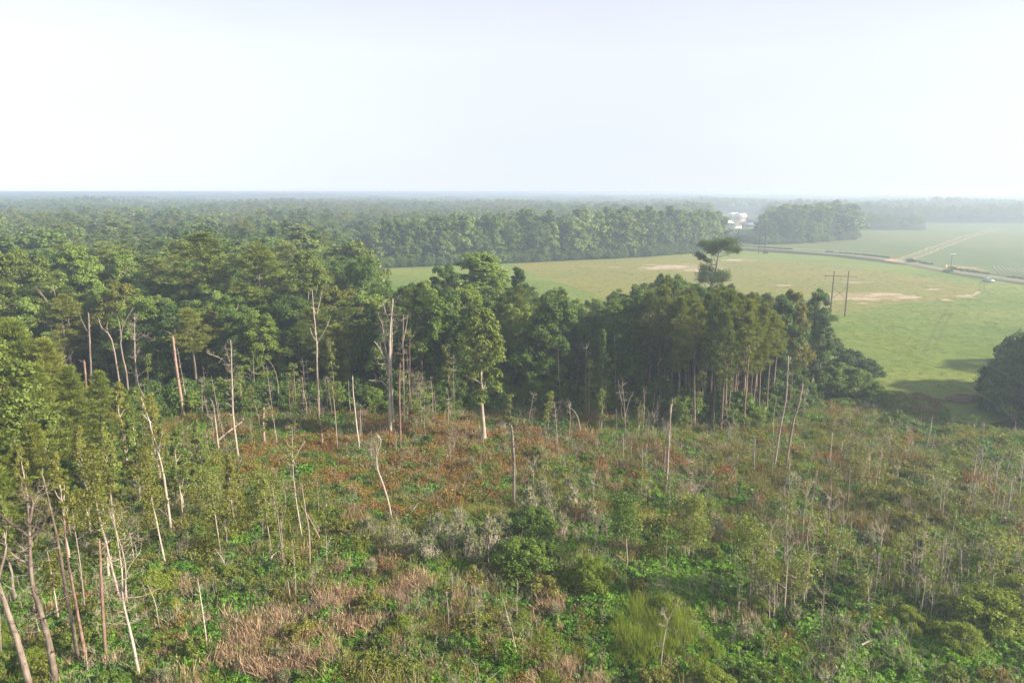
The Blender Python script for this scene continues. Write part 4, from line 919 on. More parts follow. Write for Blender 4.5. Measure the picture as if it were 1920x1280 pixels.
snag([(1422, 1145), (1418, 1090), (1412, 1030), (1405, 985)], .09, 'airy leafy young tree on a white stem above bright ground cover', 'snag_pale', [[(1419, 1100), (1405, 1085), (1385, 1078)]], 8, 1.5, 8, 1100, 'leaf_pale', .8, 'small_tree', None, 'tree', 1, leafr=2.0)
snag([(1433, 1122), (1433, 1060), (1436, 1010)], .07, 'thin leafy young tree just behind the airy leafy tree', 'snag_pale', (), 5, 1.2, 4, 700, 'leaf_pale', .8, 'small_tree', None, 'tree', 1, leafr=1.6)
snag([(1237, 1258), (1245, 1200), (1251, 1165), (1240, 1148)], .08, 'white bare sapling with a twisted forked crown by tall bright grass', 'snag_pale', [[(1251, 1165), (1262, 1148), (1274, 1130)], [(1250, 1168), (1243, 1155), (1238, 1142)]], 4, .9, 10, taper=.65, name='dead_sapling', cat='dead sapling')
snag([(1250, 1088), (1250, 1050), (1251, 1010)], .06, 'thin brownish dead sapling on bright ground cover', 'snag_pink', [[(1250, 1070), (1240, 1066), (1230, 1068)]], 4, .7, 4, name='dead_sapling', cat='dead sapling')
snag([(1470, 1162), (1472, 1100), (1476, 1050), (1474, 1008)], .10, 'grey bare sapling with a left-pointing branch among green brush', 'snag_pale', [[(1474, 1040), (1460, 1030), (1449, 1027)], [(1476, 1045), (1482, 1020), (1484, 1008)]], 4, 1, 2, taper=.7, name='dead_sapling', cat='dead sapling')
snag([(1485, 1150), (1495, 1135), (1512, 1105), (1520, 1060), (1516, 1010), (1524, 950), (1532, 880)], .10, 'long crooked grey stem bending out over the brush', 'snag_pale', [[(1516, 1050), (1530, 1035), (1545, 1020)]], 7, 1.2, 10, taper=.8, name='dead_sapling', cat='dead sapling', lean=0)
snag([(1486, 1152), (1489, 1100), (1492, 1055)], .07, 'grey sapling rising from the same foot as the crooked stem', 'snag_pale', (), 4, 1, 4, 200, 'leaf_pale', name='dead_sapling', cat='dead sapling')
snag([(1716, 1142), (1726, 1060), (1735, 962)], .09, 'tallest grey stem in a thicket of bare saplings', 'snag_pale', [[(1718, 1120), (1722, 1050), (1722, 1000)], [(1718, 1100), (1712, 1040), (1705, 960)]], 5, 1, 6, 200, 'leaf_pale', .7, name='dead_sapling', cat='dead sapling')
snag([(1764, 1112), (1765, 1050), (1768, 1000)], .08, 'grey stem with a curved twin beside the bare sapling thicket', 'snag_pale', [[(1770, 1090), (1776, 1040), (1774, 990)]], 4, 1, 6, name='dead_sapling', cat='dead sapling')
snag([(1810, 1138), (1804, 1090), (1800, 1030)], .07, 'lone grey sinuous stem among brush beyond the sapling thicket', 'snag_pale', (), 3, .8, 2, name='dead_sapling', cat='dead sapling')
snag([(1628, 1160), (1626, 1110), (1620, 1080)], .08, 'grey branching dead sapling over dark brush', 'snag_pale', [[(1626, 1110), (1618, 1095), (1606, 1090)], [(1627, 1110), (1632, 1070), (1636, 1040)]], 6, 1.2, 10, 300, 'leaf_pale', name='dead_sapling', cat='dead sapling')
snag([(1736, 845), (1742, 810), (1747, 778)], .08, 'pale thin stem by the brown brush below the pasture', 'snag_pale', (), 2, .6, 2, name='dead_sapling', cat='dead sapling')
snag([(1742, 862), (1748, 835), (1753, 808)], .07, 'second pale thin stem by the brown brush below the pasture', 'snag_pale', (), 2, .6, 2, name='dead_sapling', cat='dead sapling')
# lesser dead trees along the woods' edge
re_ = np.random.default_rng(123)
edge_x = [60, 130, 225, 300, 450, 600, 760, 1000, 1200, 1310, 1400, 1500]; edge_y = [960, 905, 820, 782, 775, 770, 776, 770, 774, 806, 806, 770]
for k in range(64):
    bx = re_.uniform(180, 1480) if k < 48 else re_.uniform(230, 640); by = np.interp(bx, edge_x, edge_y) + re_.uniform(-14, 44)
    hpx = re_.uniform(40, 150) * (1 if by < 800 else .75); tx = bx + (bx - 960) * hpx * .00022 + re_.normal() * hpx * .09
    bare = re_.random()
    snag([(bx, by), (bx + (tx - bx) * .5 + re_.normal() * 2, by - hpx * .5), (tx, by - hpx)], re_.uniform(.06, .14), ['slim pale dead tree with short side twigs at the edge of the woods', 'bare thin dead trunk at the edge of the woods', 'slim dead stem with a few pale leaves at the edge of the woods'][0 if bare < .45 else 1 if bare < .7 else 2],
         ['snag_pale', 'snag', 'snag_pink'][re_.integers(0, 3)], (), int(re_.integers(3, 8)) if bare < .45 else 1 if bare < .7 else 4, re_.uniform(.9, 1.6), int(re_.integers(6, 20)) if bare < .45 else 0, 0 if bare < .7 else 500, 'leaf_pale', .75, 'dead_tree', ['twiggy dead trees at the woods edge', 'bare dead trunks at the woods edge', 'thinly leaved stems at the woods edge'][0 if bare < .45 else 1 if bare < .7 else 2], leafr=1.1)
# fallen wood
def log(a, b, r, label, m='snag_pale', br=3, zb=.35, za=.3):
    global snag_i; snag_i += 1; rng = np.random.default_rng(1500 + snag_i)
    A, B = G(*a), G(*b); A[2] = za; B[2] = zb; o = thing('fallen_log', label, 'log', (A[0], A[1], float(gz(A[0], A[1]))))
    A0 = A.copy(); A0[2] = 0; pts = [A - A0, (A + B) / 2 - A0 + rng.normal(size=3) * .1, B - A0]; p = smooth(pts, 6)
    g = Geo(); tube(g, p, r * (1 - .5 * np.linspace(0, 1, len(p))), 8); part('trunk', g.mesh('trunk', True), M[m], o)
    for k in range(br):
        g = Geo(); twig_tree(g, rng, p[rng.integers(5, len(p))], unit(rng, 1)[0] + [0, 0, .8], 1.5, r * .3, 1); part('branch', g.mesh('branch', True), M[m], o)
log((400, 838), (455, 806), .22, 'pale fallen log with upturned branches beside the twiggy dead tree', br=6, zb=1.6, za=.5)
log((1396, 822), (1416, 829), .2, 'short pale fallen log in front of the pine trunks', br=0, za=.9, zb=.7)
log((312, 862), (362, 852), .25, 'dark fallen logs and brush pile below the forest', 'bark_grey', 8, .8, .7)
log((1613, 1228), (1633, 1222), .1, 'small white crooked branch lying on bright ground cover', br=3, za=1.0, zb=1.2)
log((300, 980), (360, 1015), .09, 'long pale arched branch lying over shrubs beside a bent trunk', br=2, za=2.0, zb=1.0)
log((758, 980), (784, 962), .08, 'thin pale stick lying at the edge of the rust sedge', br=1, za=.8, zb=1.4)
log((508, 1062), (520, 1052), .12, 'short pale broken log in the green brush', br=1, za=.9, zb=1.1)

# =================================================================== SHRUBS
def put_shrub(px, py, kind, h, label, group=None, wide=1.0, name='shrub'):
    p = G(px, py); z = float(gz(p[0], p[1]))
    sets = {'green': (SH_GREEN, 2.6, M['shrub']), 'willow': (SH_WILLOW, 3.3, M['shrub_grey']), 'med': (SH_MED, 4.3, M['leaf']), 'feather': (SH_FEATHER, 3.6, M['shrub_yellow']), 'big': (SH_BIG, 5.0, M['leaf']), 'dark': (SH_BIG, 5.0, M['leaf_dark']), 'olive': (SH_GREEN, 2.6, M['leaf_olive'])}
    S_, h0, m = sets[kind]; st, fo = S_[rng.integers(0, len(S_))]; s = h / h0
    o = thing(name, label, 'shrub', (p[0], p[1], z - .05), rng.uniform(0, 6.28), (s * wide, s * wide, s), group)
    part('stems', st, M['snag_pale'] if kind == 'willow' else M['bark_grey'], o); part('foliage', fo, m, o)
WG = 'grey willow-like shrubs in the middle of the marsh'
WL = 'grey green willow-like shrub with pale upright stems in the middle of the marsh'
for px, py, h in [(690, 1012, 2.6), (735, 1030, 2.6), (768, 1050, 3.2), (800, 1062, 3.4), (845, 1040, 3.6), (880, 1050, 3.8), (915, 1035, 3.8), (860, 1005, 3.0), (940, 1015, 3.2), (820, 1015, 3.0), (1000, 1000, 3.4), (1030, 980, 3.4), (1075, 965, 3.2), (1050, 1010, 3.0), (1110, 985, 3.0), (990, 960, 3.0), (1020, 940, 2.6), (1070, 930, 2.6)]:
    put_shrub(px, py, 'willow', h * 1.1, WL, WG, 1.1)
put_shrub(972, 1085, 'med', 4.6, 'dense glossy green bush in front of the grey willow shrubs', None, 1.1)
put_shrub(1010, 1060, 'med', 4.2, 'tall green bush beside the dense glossy bush', None, 1.0)
put_shrub(1000, 1015, 'med', 4.4, 'green bush among the grey willow shrubs with a pointed top', None, .9)
put_shrub(1105, 1110, 'feather', 3.6, 'rounded feathery yellow green bush below the willow shrubs', None, .9)
put_shrub(1030, 1120, 'olive', 2.2, 'low yellowish bush beside bright ground cover', None, 1.4)
put_shrub(1860, 1185, 'feather', 4.0, 'large feathery yellow green bush near bare grey saplings', None, 1.3)
put_shrub(1910, 1150, 'feather', 3.8, 'feathery yellow green bush behind the large feathery bush', None, 1.2)
put_shrub(1700, 1178, 'feather', 2.2, 'small bright feathery bush at the foot of bare saplings', None, 1.0)
put_shrub(1800, 1220, 'feather', 2.6, 'feathery bush next to the large feathery bush', None, 1.2)
put_shrub(1340, 1300, 'feather', 2.4, 'yellow green bush beside the tall bright grass', None, 1.2)
put_shrub(1485, 925, 'willow', 2.8, 'pale grey bush below the leaning trunks', None, 1.2)
put_shrub(1500, 915, 'green', 2.0, 'bright green mound of leaves below the leaning trunks', None, 1.4)
put_shrub(1300, 985, 'willow', 3.2, 'bare pale bush behind the slanting dead trunk', None, 1.0)
put_shrub(1345, 1010, 'willow', 2.8, 'pale wispy bush beside the three white stems', None, 1.0)
put_shrub(400, 1235, 'green', 1.8, 'yellow leaved small bush beside the white dead sapling', None, .8)
put_shrub(640, 1010, 'olive', 2.4, 'yellowish bush beside the pale willow shrubs', None, 1.1)
put_shrub(330, 955, 'willow', 2.6, 'pale grey bush beside the tall bent trunk', None, 1.2)
put_shrub(290, 1120, 'feather', 3.0, 'soft green bush beside the slender pale trunk', None, 1.1)
for px, py, h, k in [(1575, 735, 6, 'big'), (1610, 742, 5.5, 'big'), (1590, 705, 6, 'dark'), (1625, 715, 5, 'dark'), (1550, 742, 6, 'big'), (1640, 752, 4, 'big'), (1560, 700, 7, 'dark'), (1655, 765, 3.5, 'big'), (1680, 800, 3, 'big')]:
    put_shrub(px, py, k, h, 'round green bush at the end of the wood beside the pasture' if k == 'big' else 'dark round bush behind the bright bushes at the wood end', 'round bushes at the wood end' if k == 'big' else 'dark bushes at the wood end', 1.0)
for px, py, h in SIDE: put_shrub(px, py, 'dark', h, 'dense dark tree-high bush of the clump beside the pasture, leafy to the ground', 'dark bushes of the clump beside the pasture', .85)
# shrubs scattered over the open marsh
k = 0
while k < 150:
    px, py = rng.uniform(-60, 1990), rng.uniform(800, 1330)
    p = G(px, py)
    if not in_poly(p[:1], p[1:2], CLEAR)[0]: continue
    bias = noise2(p[:1], p[1:2], 9, 21)[0] + (.25 if px > 1000 and py > 950 else 0) + (.15 if px < 330 else 0)
    if bias < rng.uniform(.35, .95): continue
    k += 1
    kd = rng.choice(['green', 'green', 'olive', 'willow', 'feather'])
    LB = {'green': ('small leafy green shrub dotted over the marsh', 'small green shrubs of the marsh'), 'olive': ('small yellowish shrub dotted over the marsh', 'small yellowish shrubs of the marsh'),
          'willow': ('small grey stemmed shrub dotted over the marsh', 'small grey shrubs of the marsh'), 'feather': ('small feathery light green shrub dotted over the marsh', 'small feathery shrubs of the marsh')}[kd]
    put_shrub(px, py, kd, rng.uniform(1.1, 2.3), LB[0], LB[1], rng.uniform(.9, 1.3))
# saplings: dead grey stems and thin leafy ones
def sapling_proto(seed, h, lean, nbr, leaf):
    rng = np.random.default_rng(seed); g = Geo(); n = 7
    p = np.column_stack([np.cumsum(rng.normal(size=n) * .05 + lean) * h / 7, np.cumsum(rng.normal(size=n) * .05) * h / 7, np.linspace(0, h, n)]); p[0] = 0
    tube(g, p, .055 * (1 - .8 * np.linspace(0, 1, n)), 5); st = g.mesh('stem', True); g = Geo()
    for k in range(nbr):
        i = rng.integers(2, n - 1); a = rng.uniform(0, 6.28)
        twig_tree(g, rng, p[i], np.array([math.cos(a), math.sin(a), .9]), h * rng.uniform(.16, .34), .024, 1, .3, 3, 3)
    br = g.mesh('twigs'); fo = None
    if leaf:
        g = Geo(); c = p[rng.integers(2, n, 14)] + rng.normal(size=(14, 3)) * [.45, .45, .3]
        lobe_leaves(g, rng, c, np.full(14, .42), leaf // 14, .15, 1, 1.2); fo = g.mesh('foliage')
    return st, br, fo
SAP_D = [sapling_proto(1000 + i, [3.2, 4.2, 2.6, 5.0, 3.6, 2.2][i], [.02, -.04, .06, 0, -.02, .08][i], [8, 10, 5, 12, 6, 3][i], 0) for i in range(6)]
SAP_L = [sapling_proto(1020 + i, [3.4, 4.6, 2.8, 4.0][i], [.02, -.03, 0, .04][i], 8, [260, 420, 200, 340][i]) for i in range(4)]
def put_sapling(px, py, proto, sc, label, group, m):
    p = G(px, py); o = thing('dead_sapling' if proto[2] is None else 'sapling', label, 'sapling', (p[0], p[1], float(gz(p[0], p[1])) - .05), rng.uniform(0, 6.28), sc, group)
    part('stem', proto[0], m, o); part('twigs', proto[1], M['twig'], o)
    if proto[2] is not None: part('foliage', proto[2], M['leaf_pale'] if rng.random() < .6 else M['shrub'], o)
ZN = ['in the brush below the pasture', 'in the sedge before the pine trunks', 'in the rust sedge before the great snag', 'in the sedge below the forest', 'in the reeds near the bright grass', 'among the leaning brown trunks', 'beside the round bushes at the wood end']
SD = ['thin straight bare grey sapling', 'tall twiggy bare grey sapling', 'small slanting bare grey sapling', 'tallest kind of bushy bare grey sapling', 'thin bare grey sapling with few twigs', 'short bent bare grey stem']
SL = ['thin leafy sapling', 'tall thin leafy sapling', 'short sparse leafy sapling', 'slanting leafy sapling']
for zi, (zone, n, dead) in enumerate([((1380, 1960, 860, 1180), 190, .66), ((1000, 1400, 790, 960), 80, .6), ((560, 1000, 780, 900), 46, .7), ((250, 620, 800, 1080), 46, .5), ((640, 1300, 1080, 1260), 24, .6), ((0, 300, 1000, 1280), 20, .7), ((1400, 1900, 780, 860), 22, .6)]):
    k = 0
    while k < n:
        px, py = rng.uniform(zone[0], zone[1]), rng.uniform(zone[2], zone[3]); p = G(px, py)
        if not in_poly(p[:1], p[1:2], CLEAR)[0]: continue
        if noise2(p[:1], p[1:2], 7, 31)[0] < rng.uniform(.2, .75): continue
        k += 1; big = 1.45 if px > 1380 and py > 900 else 1.1
        si = rng.integers(0, 6); li = rng.integers(0, 4)
        if rng.random() < dead: put_sapling(px, py, SAP_D[si], big * rng.uniform(.6, 1.2), SD[si] + ' ' + ZN[zi], 'set of ' + SD[si] + ' ' + ZN[zi], M['snag'] if rng.random() < .5 else M['snag_pale'])
        else: put_sapling(px, py, SAP_L[li], big * rng.uniform(.6, 1.1), SL[li] + ' ' + ZN[zi], 'set of ' + SL[li] + ' ' + ZN[zi], M['snag_pale'])

# =================================================================== GROUND COVER (nobody could count it)
def scatter(name, pts, rot, scl, idx, protos, label, cat):
    """one object whose points each carry a plant"""
    col = bpy.data.collections.new(name + '_source')
    for i, (me, m) in enumerate(protos):
        o = bpy.data.objects.new('%s_source_%02d' % (name, i), me)
        if len(me.materials) == 0: me.materials.append(m)
        elif me.materials[0] != m: o.material_slots[0].link = 'OBJECT'; o.material_slots[0].material = m
        col.objects.link(o)
    n = len(pts); me = bpy.data.meshes.new(name); me.vertices.add(n)
    me.vertices.foreach_set('co', np.asarray(pts, np.float32).ravel())
    a = me.attributes.new('rot', 'FLOAT_VECTOR', 'POINT'); a.data.foreach_set('vector', np.asarray(rot, np.float32).ravel())
    a = me.attributes.new('scl', 'FLOAT_VECTOR', 'POINT'); a.data.foreach_set('vector', np.asarray(scl, np.float32).ravel())
    a = me.attributes.new('pick', 'INT', 'POINT'); a.data.foreach_set('value', np.asarray(idx, np.int32))
    ob = bpy.data.objects.new(name, me); COL.objects.link(ob)
    ob['kind'] = 'stuff'; ob['label'] = label; ob['category'] = cat
    ng = bpy.data.node_groups.new(name, 'GeometryNodeTree')
    ng.interface.new_socket('Geometry', in_out='INPUT', socket_type='NodeSocketGeometry')
    ng.interface.new_socket('Geometry', in_out='OUTPUT', socket_type='NodeSocketGeometry')
    N = ng.nodes.new; gi = N('NodeGroupInput'); go = N('NodeGroupOutput'); ip = N('GeometryNodeInstanceOnPoints'); ci = N('GeometryNodeCollectionInfo')
    ci.inputs['Collection'].default_value = col; ci.inputs['Separate Children'].default_value = True; ci.inputs['Reset Children'].default_value = True
    def attr(nm, ty):
        q = N('GeometryNodeInputNamedAttribute'); q.data_type = ty; q.inputs[0].default_value = nm; return q.outputs[0]
    e2r = N('FunctionNodeEulerToRotation'); L = ng.links.new
    L(attr('rot', 'FLOAT_VECTOR'), e2r.inputs[0]); L(e2r.outputs[0], ip.inputs['Rotation']); L(attr('scl', 'FLOAT_VECTOR'), ip.inputs['Scale'])
    ip.inputs['Pick Instance'].default_value = True; L(attr('pick', 'INT'), ip.inputs['Instance Index'])
    L(gi.outputs[0], ip.inputs['Points']); L(ci.outputs[0], ip.inputs['Instance']); L(ip.outputs[0], go.inputs[0])
    md = ob.modifiers.new('plants', 'NODES'); md.node_group = ng
    return ob
def scatter_xy(name, xy, s, tilt, idx, protos, label, cat, z=None):
    n = len(xy); r = np.random.default_rng(len(name) * 31 + n)
    z = gz(xy[:, 0], xy[:, 1]) if z is None else z
    s = np.asarray(s); s3 = np.stack([s, s, s * r.uniform(.8, 1.2, n)], 1) if s.ndim == 1 else s
    scatter(name, np.column_stack([xy, z]), np.column_stack([r.normal(size=n) * tilt, r.normal(size=n) * tilt, r.uniform(0, 6.28, n)]), s3, idx, protos, label, cat)

def reeds(seed, n, h, rad, lean, wd=.04, head=0):
    r = np.random.default_rng(seed); g = Geo()
    b = np.column_stack([r.normal(size=(n, 2)) * rad, np.zeros(n)]); a = r.uniform(0, 6.28, n); l = r.uniform(0, lean, n); hh = h * r.uniform(.55, 1.1, n)
    d = np.column_stack([np.cos(a) * l, np.sin(a) * l, np.ones(n)]); m = b + d * hh[:, None] * .55
    tip = m + (d + np.column_stack([np.cos(a), np.sin(a), -np.ones(n) * .3]) * (l * 1.1)[:, None]) * hh[:, None] * .45
    s = np.column_stack([-np.sin(a), np.cos(a), np.zeros(n)]); th = r.uniform(0, 3.14, n)
    s = np.column_stack([np.cos(th), np.sin(th), np.zeros(n)]) * wd / 2
    V = np.stack([b - s, b + s, m + s * .9, m - s * .9, tip], 1).reshape(-1, 3); i = np.arange(n)[:, None] * 5
    g.add(V, i + np.array([[0, 1, 2, 3]]), i + np.array([[3, 2, 4]]))
    if head: needles(g, tip[:head] - [0, 0, .1], np.repeat([[0, 0, 1.]], head, 0) + r.normal(size=(head, 3)) * .2, .3, .05, r)
    return g.mesh('reeds')
def forb(seed, n, h, rad, ls):
    r = np.random.default_rng(seed); g = Geo(); k = n // 3
    b = np.column_stack([r.normal(size=(k, 2)) * rad, np.zeros(k)]); d = np.column_stack([r.normal(size=(k, 2)) * .2, np.ones(k)])
    hh = h * r.uniform(.6, 1.1, k); needles(g, b, d, hh, .03, r)
    j = r.integers(0, k, n * 2); s = r.uniform(.45, 1.0, n * 2); p = b[j] + d[j] * (hh[j] * s)[:, None] + r.normal(size=(n * 2, 3)) * [.09, .09, .05]
    leaves(g, p, unit(r, n * 2) + [0, 0, .3], ls * 1.6, ls * .7, r); return g.mesh('forb')
def mound(seed, n, rad, h, ls):
    r = np.random.default_rng(seed); g = Geo(); k = 7
    c = np.column_stack([r.normal(size=(k, 2)) * rad * .5, r.uniform(.2, .75, k) * h]); rr = rad * r.uniform(.35, .6, k)
    j = r.integers(0, k, n); u = unit(r, n); u[:, 2] = np.abs(u[:, 2]) * .9 + .05
    p = c[j] + u * rr[j][:, None] * r.uniform(.7, 1.1, n)[:, None] * [1, 1, h / rad * .8]
    leaves(g, p, u + r.normal(size=(n, 3)) * .55 + [0, 0, .4], ls * r.uniform(.7, 1.4, n) * 1.3, ls * .85, r); return g.mesh('mound')
def sticks(seed, n, h, rad):
    r = np.random.default_rng(seed); g = Geo()
    for k in range(n):
        b = np.array([r.normal() * rad, r.normal() * rad, 0]); twig_tree(g, r, b, np.array([r.normal() * .25, r.normal() * .25, 1]), h * r.uniform(.5, 1.1), .02, 1, .3, 3, 2)
    return g.mesh('sticks')
M['reed_pink'] = leaf_mat('dry_reed', [(.26, .185, .115), (.33, .235, .15), (.40, .29, .19), (.29, .23, .12)], .2, (.55, 1.4), .1)
M['reed_brown'] = leaf_mat('brown_reed', [(0.150, 0.132, 0.050), (0.211, 0.171, 0.072), (0.167, 0.176, 0.059)], .2, (.55, 1.4), .1)
M['rust'] = leaf_mat('rust_sedge', [(0.232, 0.128, 0.039), (0.319, 0.166, 0.048), (0.261, 0.180, 0.051), (0.194, 0.162, 0.043)], .25, (.55, 1.4), .1)
M['green1'] = leaf_mat('groundcover_leaf', [(0.059, 0.151, 0.014), (0.092, 0.222, 0.020), (0.125, 0.259, 0.024)], .3, (.6, 1.4))
M['green_bright'] = leaf_mat('bright_groundcover_leaf', [(0.096, 0.217, 0.017), (0.150, 0.282, 0.024)], .3, (.65, 1.35))
M['olive'] = leaf_mat('olive_groundcover_leaf', [(0.118, 0.156, 0.024), (0.171, 0.200, 0.030), (0.197, 0.185, 0.034)], .3, (.6, 1.4))
M['dkgreen'] = leaf_mat('deep_green_leaf', [(0.047, 0.085, 0.015), (0.070, 0.115, 0.019)], .25)
M['grass'] = leaf_mat('marsh_grass', [(0.141, 0.183, 0.028), (0.204, 0.230, 0.038), (0.265, 0.245, 0.052)], .25, (.6, 1.4), .1)
M['grass_bright'] = leaf_mat('tall_bright_grass', [(0.141, 0.209, 0.028), (0.205, 0.255, 0.043)], .3, (.7, 1.3), .1)
REED = [reeds(1100 + i, 46, 1.35, .30, .5, .045, 10) for i in range(4)]
FORB = [forb(1120 + i, 60, 1.15, .30, .13) for i in range(4)]
MOUND = [mound(1140 + i, 210, .62, .62, .15) for i in range(5)]
GRASS = [reeds(1160 + i, 46, .95, .26, .7, .035) for i in range(3)]
TALLG = [reeds(1170 + i, 60, 1.9, .28, .35, .04) for i in range(2)]
STICK = [sticks(1180 + i, 7, 1.7, .3) for i in range(3)]

def ell(px, py, cx, cy, rx, ry): return np.exp(-(((px - cx) / rx) ** 2 + ((py - cy) / ry) ** 2))
r2 = np.random.default_rng(11)
ys = np.arange(36, 150, .5); pp = []
for y in ys:
    lim = min(y * .78 + 12, 112); xs = np.arange(-lim, lim, .5); pp.append(np.column_stack([xs, np.full(len(xs), y)]))
pp = np.concatenate(pp) + r2.uniform(-.28, .28, (sum(map(len, pp)), 2))
pp = pp[in_poly(pp[:, 0], pp[:, 1], CLEAR)]
qx, qy = P(pp[:, 0], pp[:, 1])
def zn(sc, s): return fbm(pp[:, 0], pp[:, 1], sc, s)
W_ = {}
W_['pink'] = 1.0 * .8 * ell(qx, qy, 640, 1230, 330, 110) + .5 * ell(qx, qy, 430, 1190, 160, 70) + .9 * ell(qx, qy, 760, 1110, 150, 45) + .6 * ell(qx, qy, 1150, 1270, 160, 60) + .55 * ell(qx, qy, 990, 1190, 90, 60) + .35 * ell(qx, qy, 300, 1130, 80, 60) - .05
W_['brown'] = .7 * ell(qx, qy, 760, 1130, 240, 90) + .45 * ell(qx, qy, 1250, 860, 350, 90) + .5 * ell(qx, qy, 1650, 950, 260, 110) + .45 * ell(qx, qy, 1480, 980, 120, 90) + .35 * ell(qx, qy, 330, 1150, 160, 90) + .05
W_['rust'] = .1 + .6 * ell(qx, qy, 800, 930, 170, 60) + .65 * ell(qx, qy, 800, 830, 260, 60) + .6 * ell(qx, qy, 480, 830, 240, 55) + .5 * ell(qx, qy, 1060, 830, 260, 70) + .4 * ell(qx, qy, 1320, 870, 160, 60) + .45 * ell(qx, qy, 1540, 790, 120, 40) + .5 * ell(qx, qy, 1750, 880, 160, 80) + .35 * ell(qx, qy, 1480, 960, 160, 70) + .4 * ell(qx, qy, 560, 900, 140, 60) + .0
W_['bright'] = 1.0 * ell(qx, qy, 860, 1075, 170, 28) + .95 * ell(qx, qy, 1310, 1085, 230, 70) + .9 * ell(qx, qy, 500, 1090, 90, 35) + .6 * ell(qx, qy, 705, 880, 28, 70) + .9 * ell(qx, qy, 1500, 1250, 330, 70) + .9 * ell(qx, qy, 1750, 1260, 260, 60) + .6 * ell(qx, qy, 900, 1240, 100, 50) + .55 * ell(qx, qy, 1150, 1160, 130, 60) + .7 * ell(qx, qy, 1890, 950, 40, 60) + .5 * ell(qx, qy, 110, 1230, 120, 60) + .5 * ell(qx, qy, 1150, 800, 120, 20) + .47
W_['olive'] = .08 + .55 * ell(qx, qy, 300, 1000, 260, 130) + .6 * ell(qx, qy, 1650, 860, 320, 90) + .5 * ell(qx, qy, 480, 950, 200, 90) + .45 * ell(qx, qy, 1800, 1000, 220, 120) + .35
W_['green'] = .42 + .5 * ell(qx, qy, 1450, 1120, 420, 130) + .5 * ell(qx, qy, 250, 1100, 260, 150) + .45 * ell(qx, qy, 1750, 800, 200, 60) + .45 * ell(qx, qy, 1850, 850, 120, 80) + .35
W_['dark'] = .08 + .35 * ell(qx, qy, 900, 1060, 160, 40) + .35 * ell(qx, qy, 60, 1100, 160, 160) + .25
W_['grass'] = .08 + .45 * ell(qx, qy, 600, 980, 220, 60) + .45 * ell(qx, qy, 1650, 830, 260, 70) + .4
keys = ['pink', 'brown', 'rust', 'bright', 'olive', 'green', 'dark', 'grass']
sc_ = np.stack([W_[k_] * .9 + (zn([3.4, 3.6, 4, 4.5, 3.6, 3.4, 3, 3][i], 50 + i * 3) - .5) * 2.3 + r2.normal(size=len(pp)) * .24 for i, k_ in enumerate(keys)])
ty = np.argmax(sc_, 0)
hs = .45 + 1.15 * zn(3.0, 90)
keep = r2.random(len(pp)) < np.where(ty <= 1, .9, .82)
def sel(*names): return keep & np.isin(ty, [keys.index(q) for q in names])
def cover(name, k, protos, label, cat, smin, smax, tilt=.1):
    n = int(k.sum()); r = np.random.default_rng(len(name))
    scatter_xy(name, pp[k], hs[k] * r.uniform(smin, smax, n), tilt, r.integers(0, len(protos), n), protos, label, cat)
cover('dry_reeds', sel('pink'), [(m_, M['reed_pink']) for m_ in REED], 'pinkish tan dry reed bed of the marsh', 'reeds', .85, 1.3, .16)
cover('brown_reeds', sel('brown'), [(m_, M['reed_brown']) for m_ in REED], 'brown green reeds and sedge of the marsh', 'reeds', .8, 1.2, .14)
cover('rust_sedge', sel('rust'), [(m_, M['rust']) for m_ in FORB] + [(m_, M['reed_brown']) for m_ in REED[:1]] + [(MOUND[0], M['olive'])], 'rust orange sedge and weeds before the woods', 'sedge', .8, 1.25, .12)
cover('bright_groundcover', sel('bright'), [(m_, M['green_bright']) for m_ in MOUND], 'bright green leafy ground cover of the marsh', 'ground cover', .75, 1.2)
cover('leafy_groundcover', sel('green', 'dark'), [(m_, M['green1']) for m_ in MOUND] + [(m_, M['dkgreen']) for m_ in MOUND[:2]], 'green leafy weeds of the marsh', 'weeds', .9, 1.5)
cover('olive_weeds', sel('olive'), [(m_, M['olive']) for m_ in MOUND[:3]] + [(m_, M['olive']) for m_ in FORB], 'yellowish olive weeds of the marsh', 'weeds', .85, 1.35)
cover('marsh_grass', sel('grass'), [(m_, M['grass']) for m_ in GRASS], 'pale green grass tufts of the marsh', 'grass', .9, 1.5, .15)
ks = (r2.random(len(pp)) < .04 + .09 * (zn(8, 140) > .52)) & (qy > 770)
cover('dead_stalks', ks, [(m_, M['twig']) for m_ in STICK], 'thin dead grey stalks standing through the marsh growth', 'stalks', .7, 1.4, .12)
kt = (ell(qx, qy, 1180, 1195, 38, 45) + ell(qx, qy, 1250, 1180, 50, 40) + ell(qx, qy, 1215, 1220, 60, 35) + .5 * ell(qx, qy, 1330, 1230, 50, 40) > r2.uniform(.3, 1.3, len(pp)))
cover('tall_bright_grass', kt, [(m_, M['grass_bright']) for m_ in TALLG], 'tall bright green feathery grass by the white bare sapling', 'grass', .8, 1.15, .06)

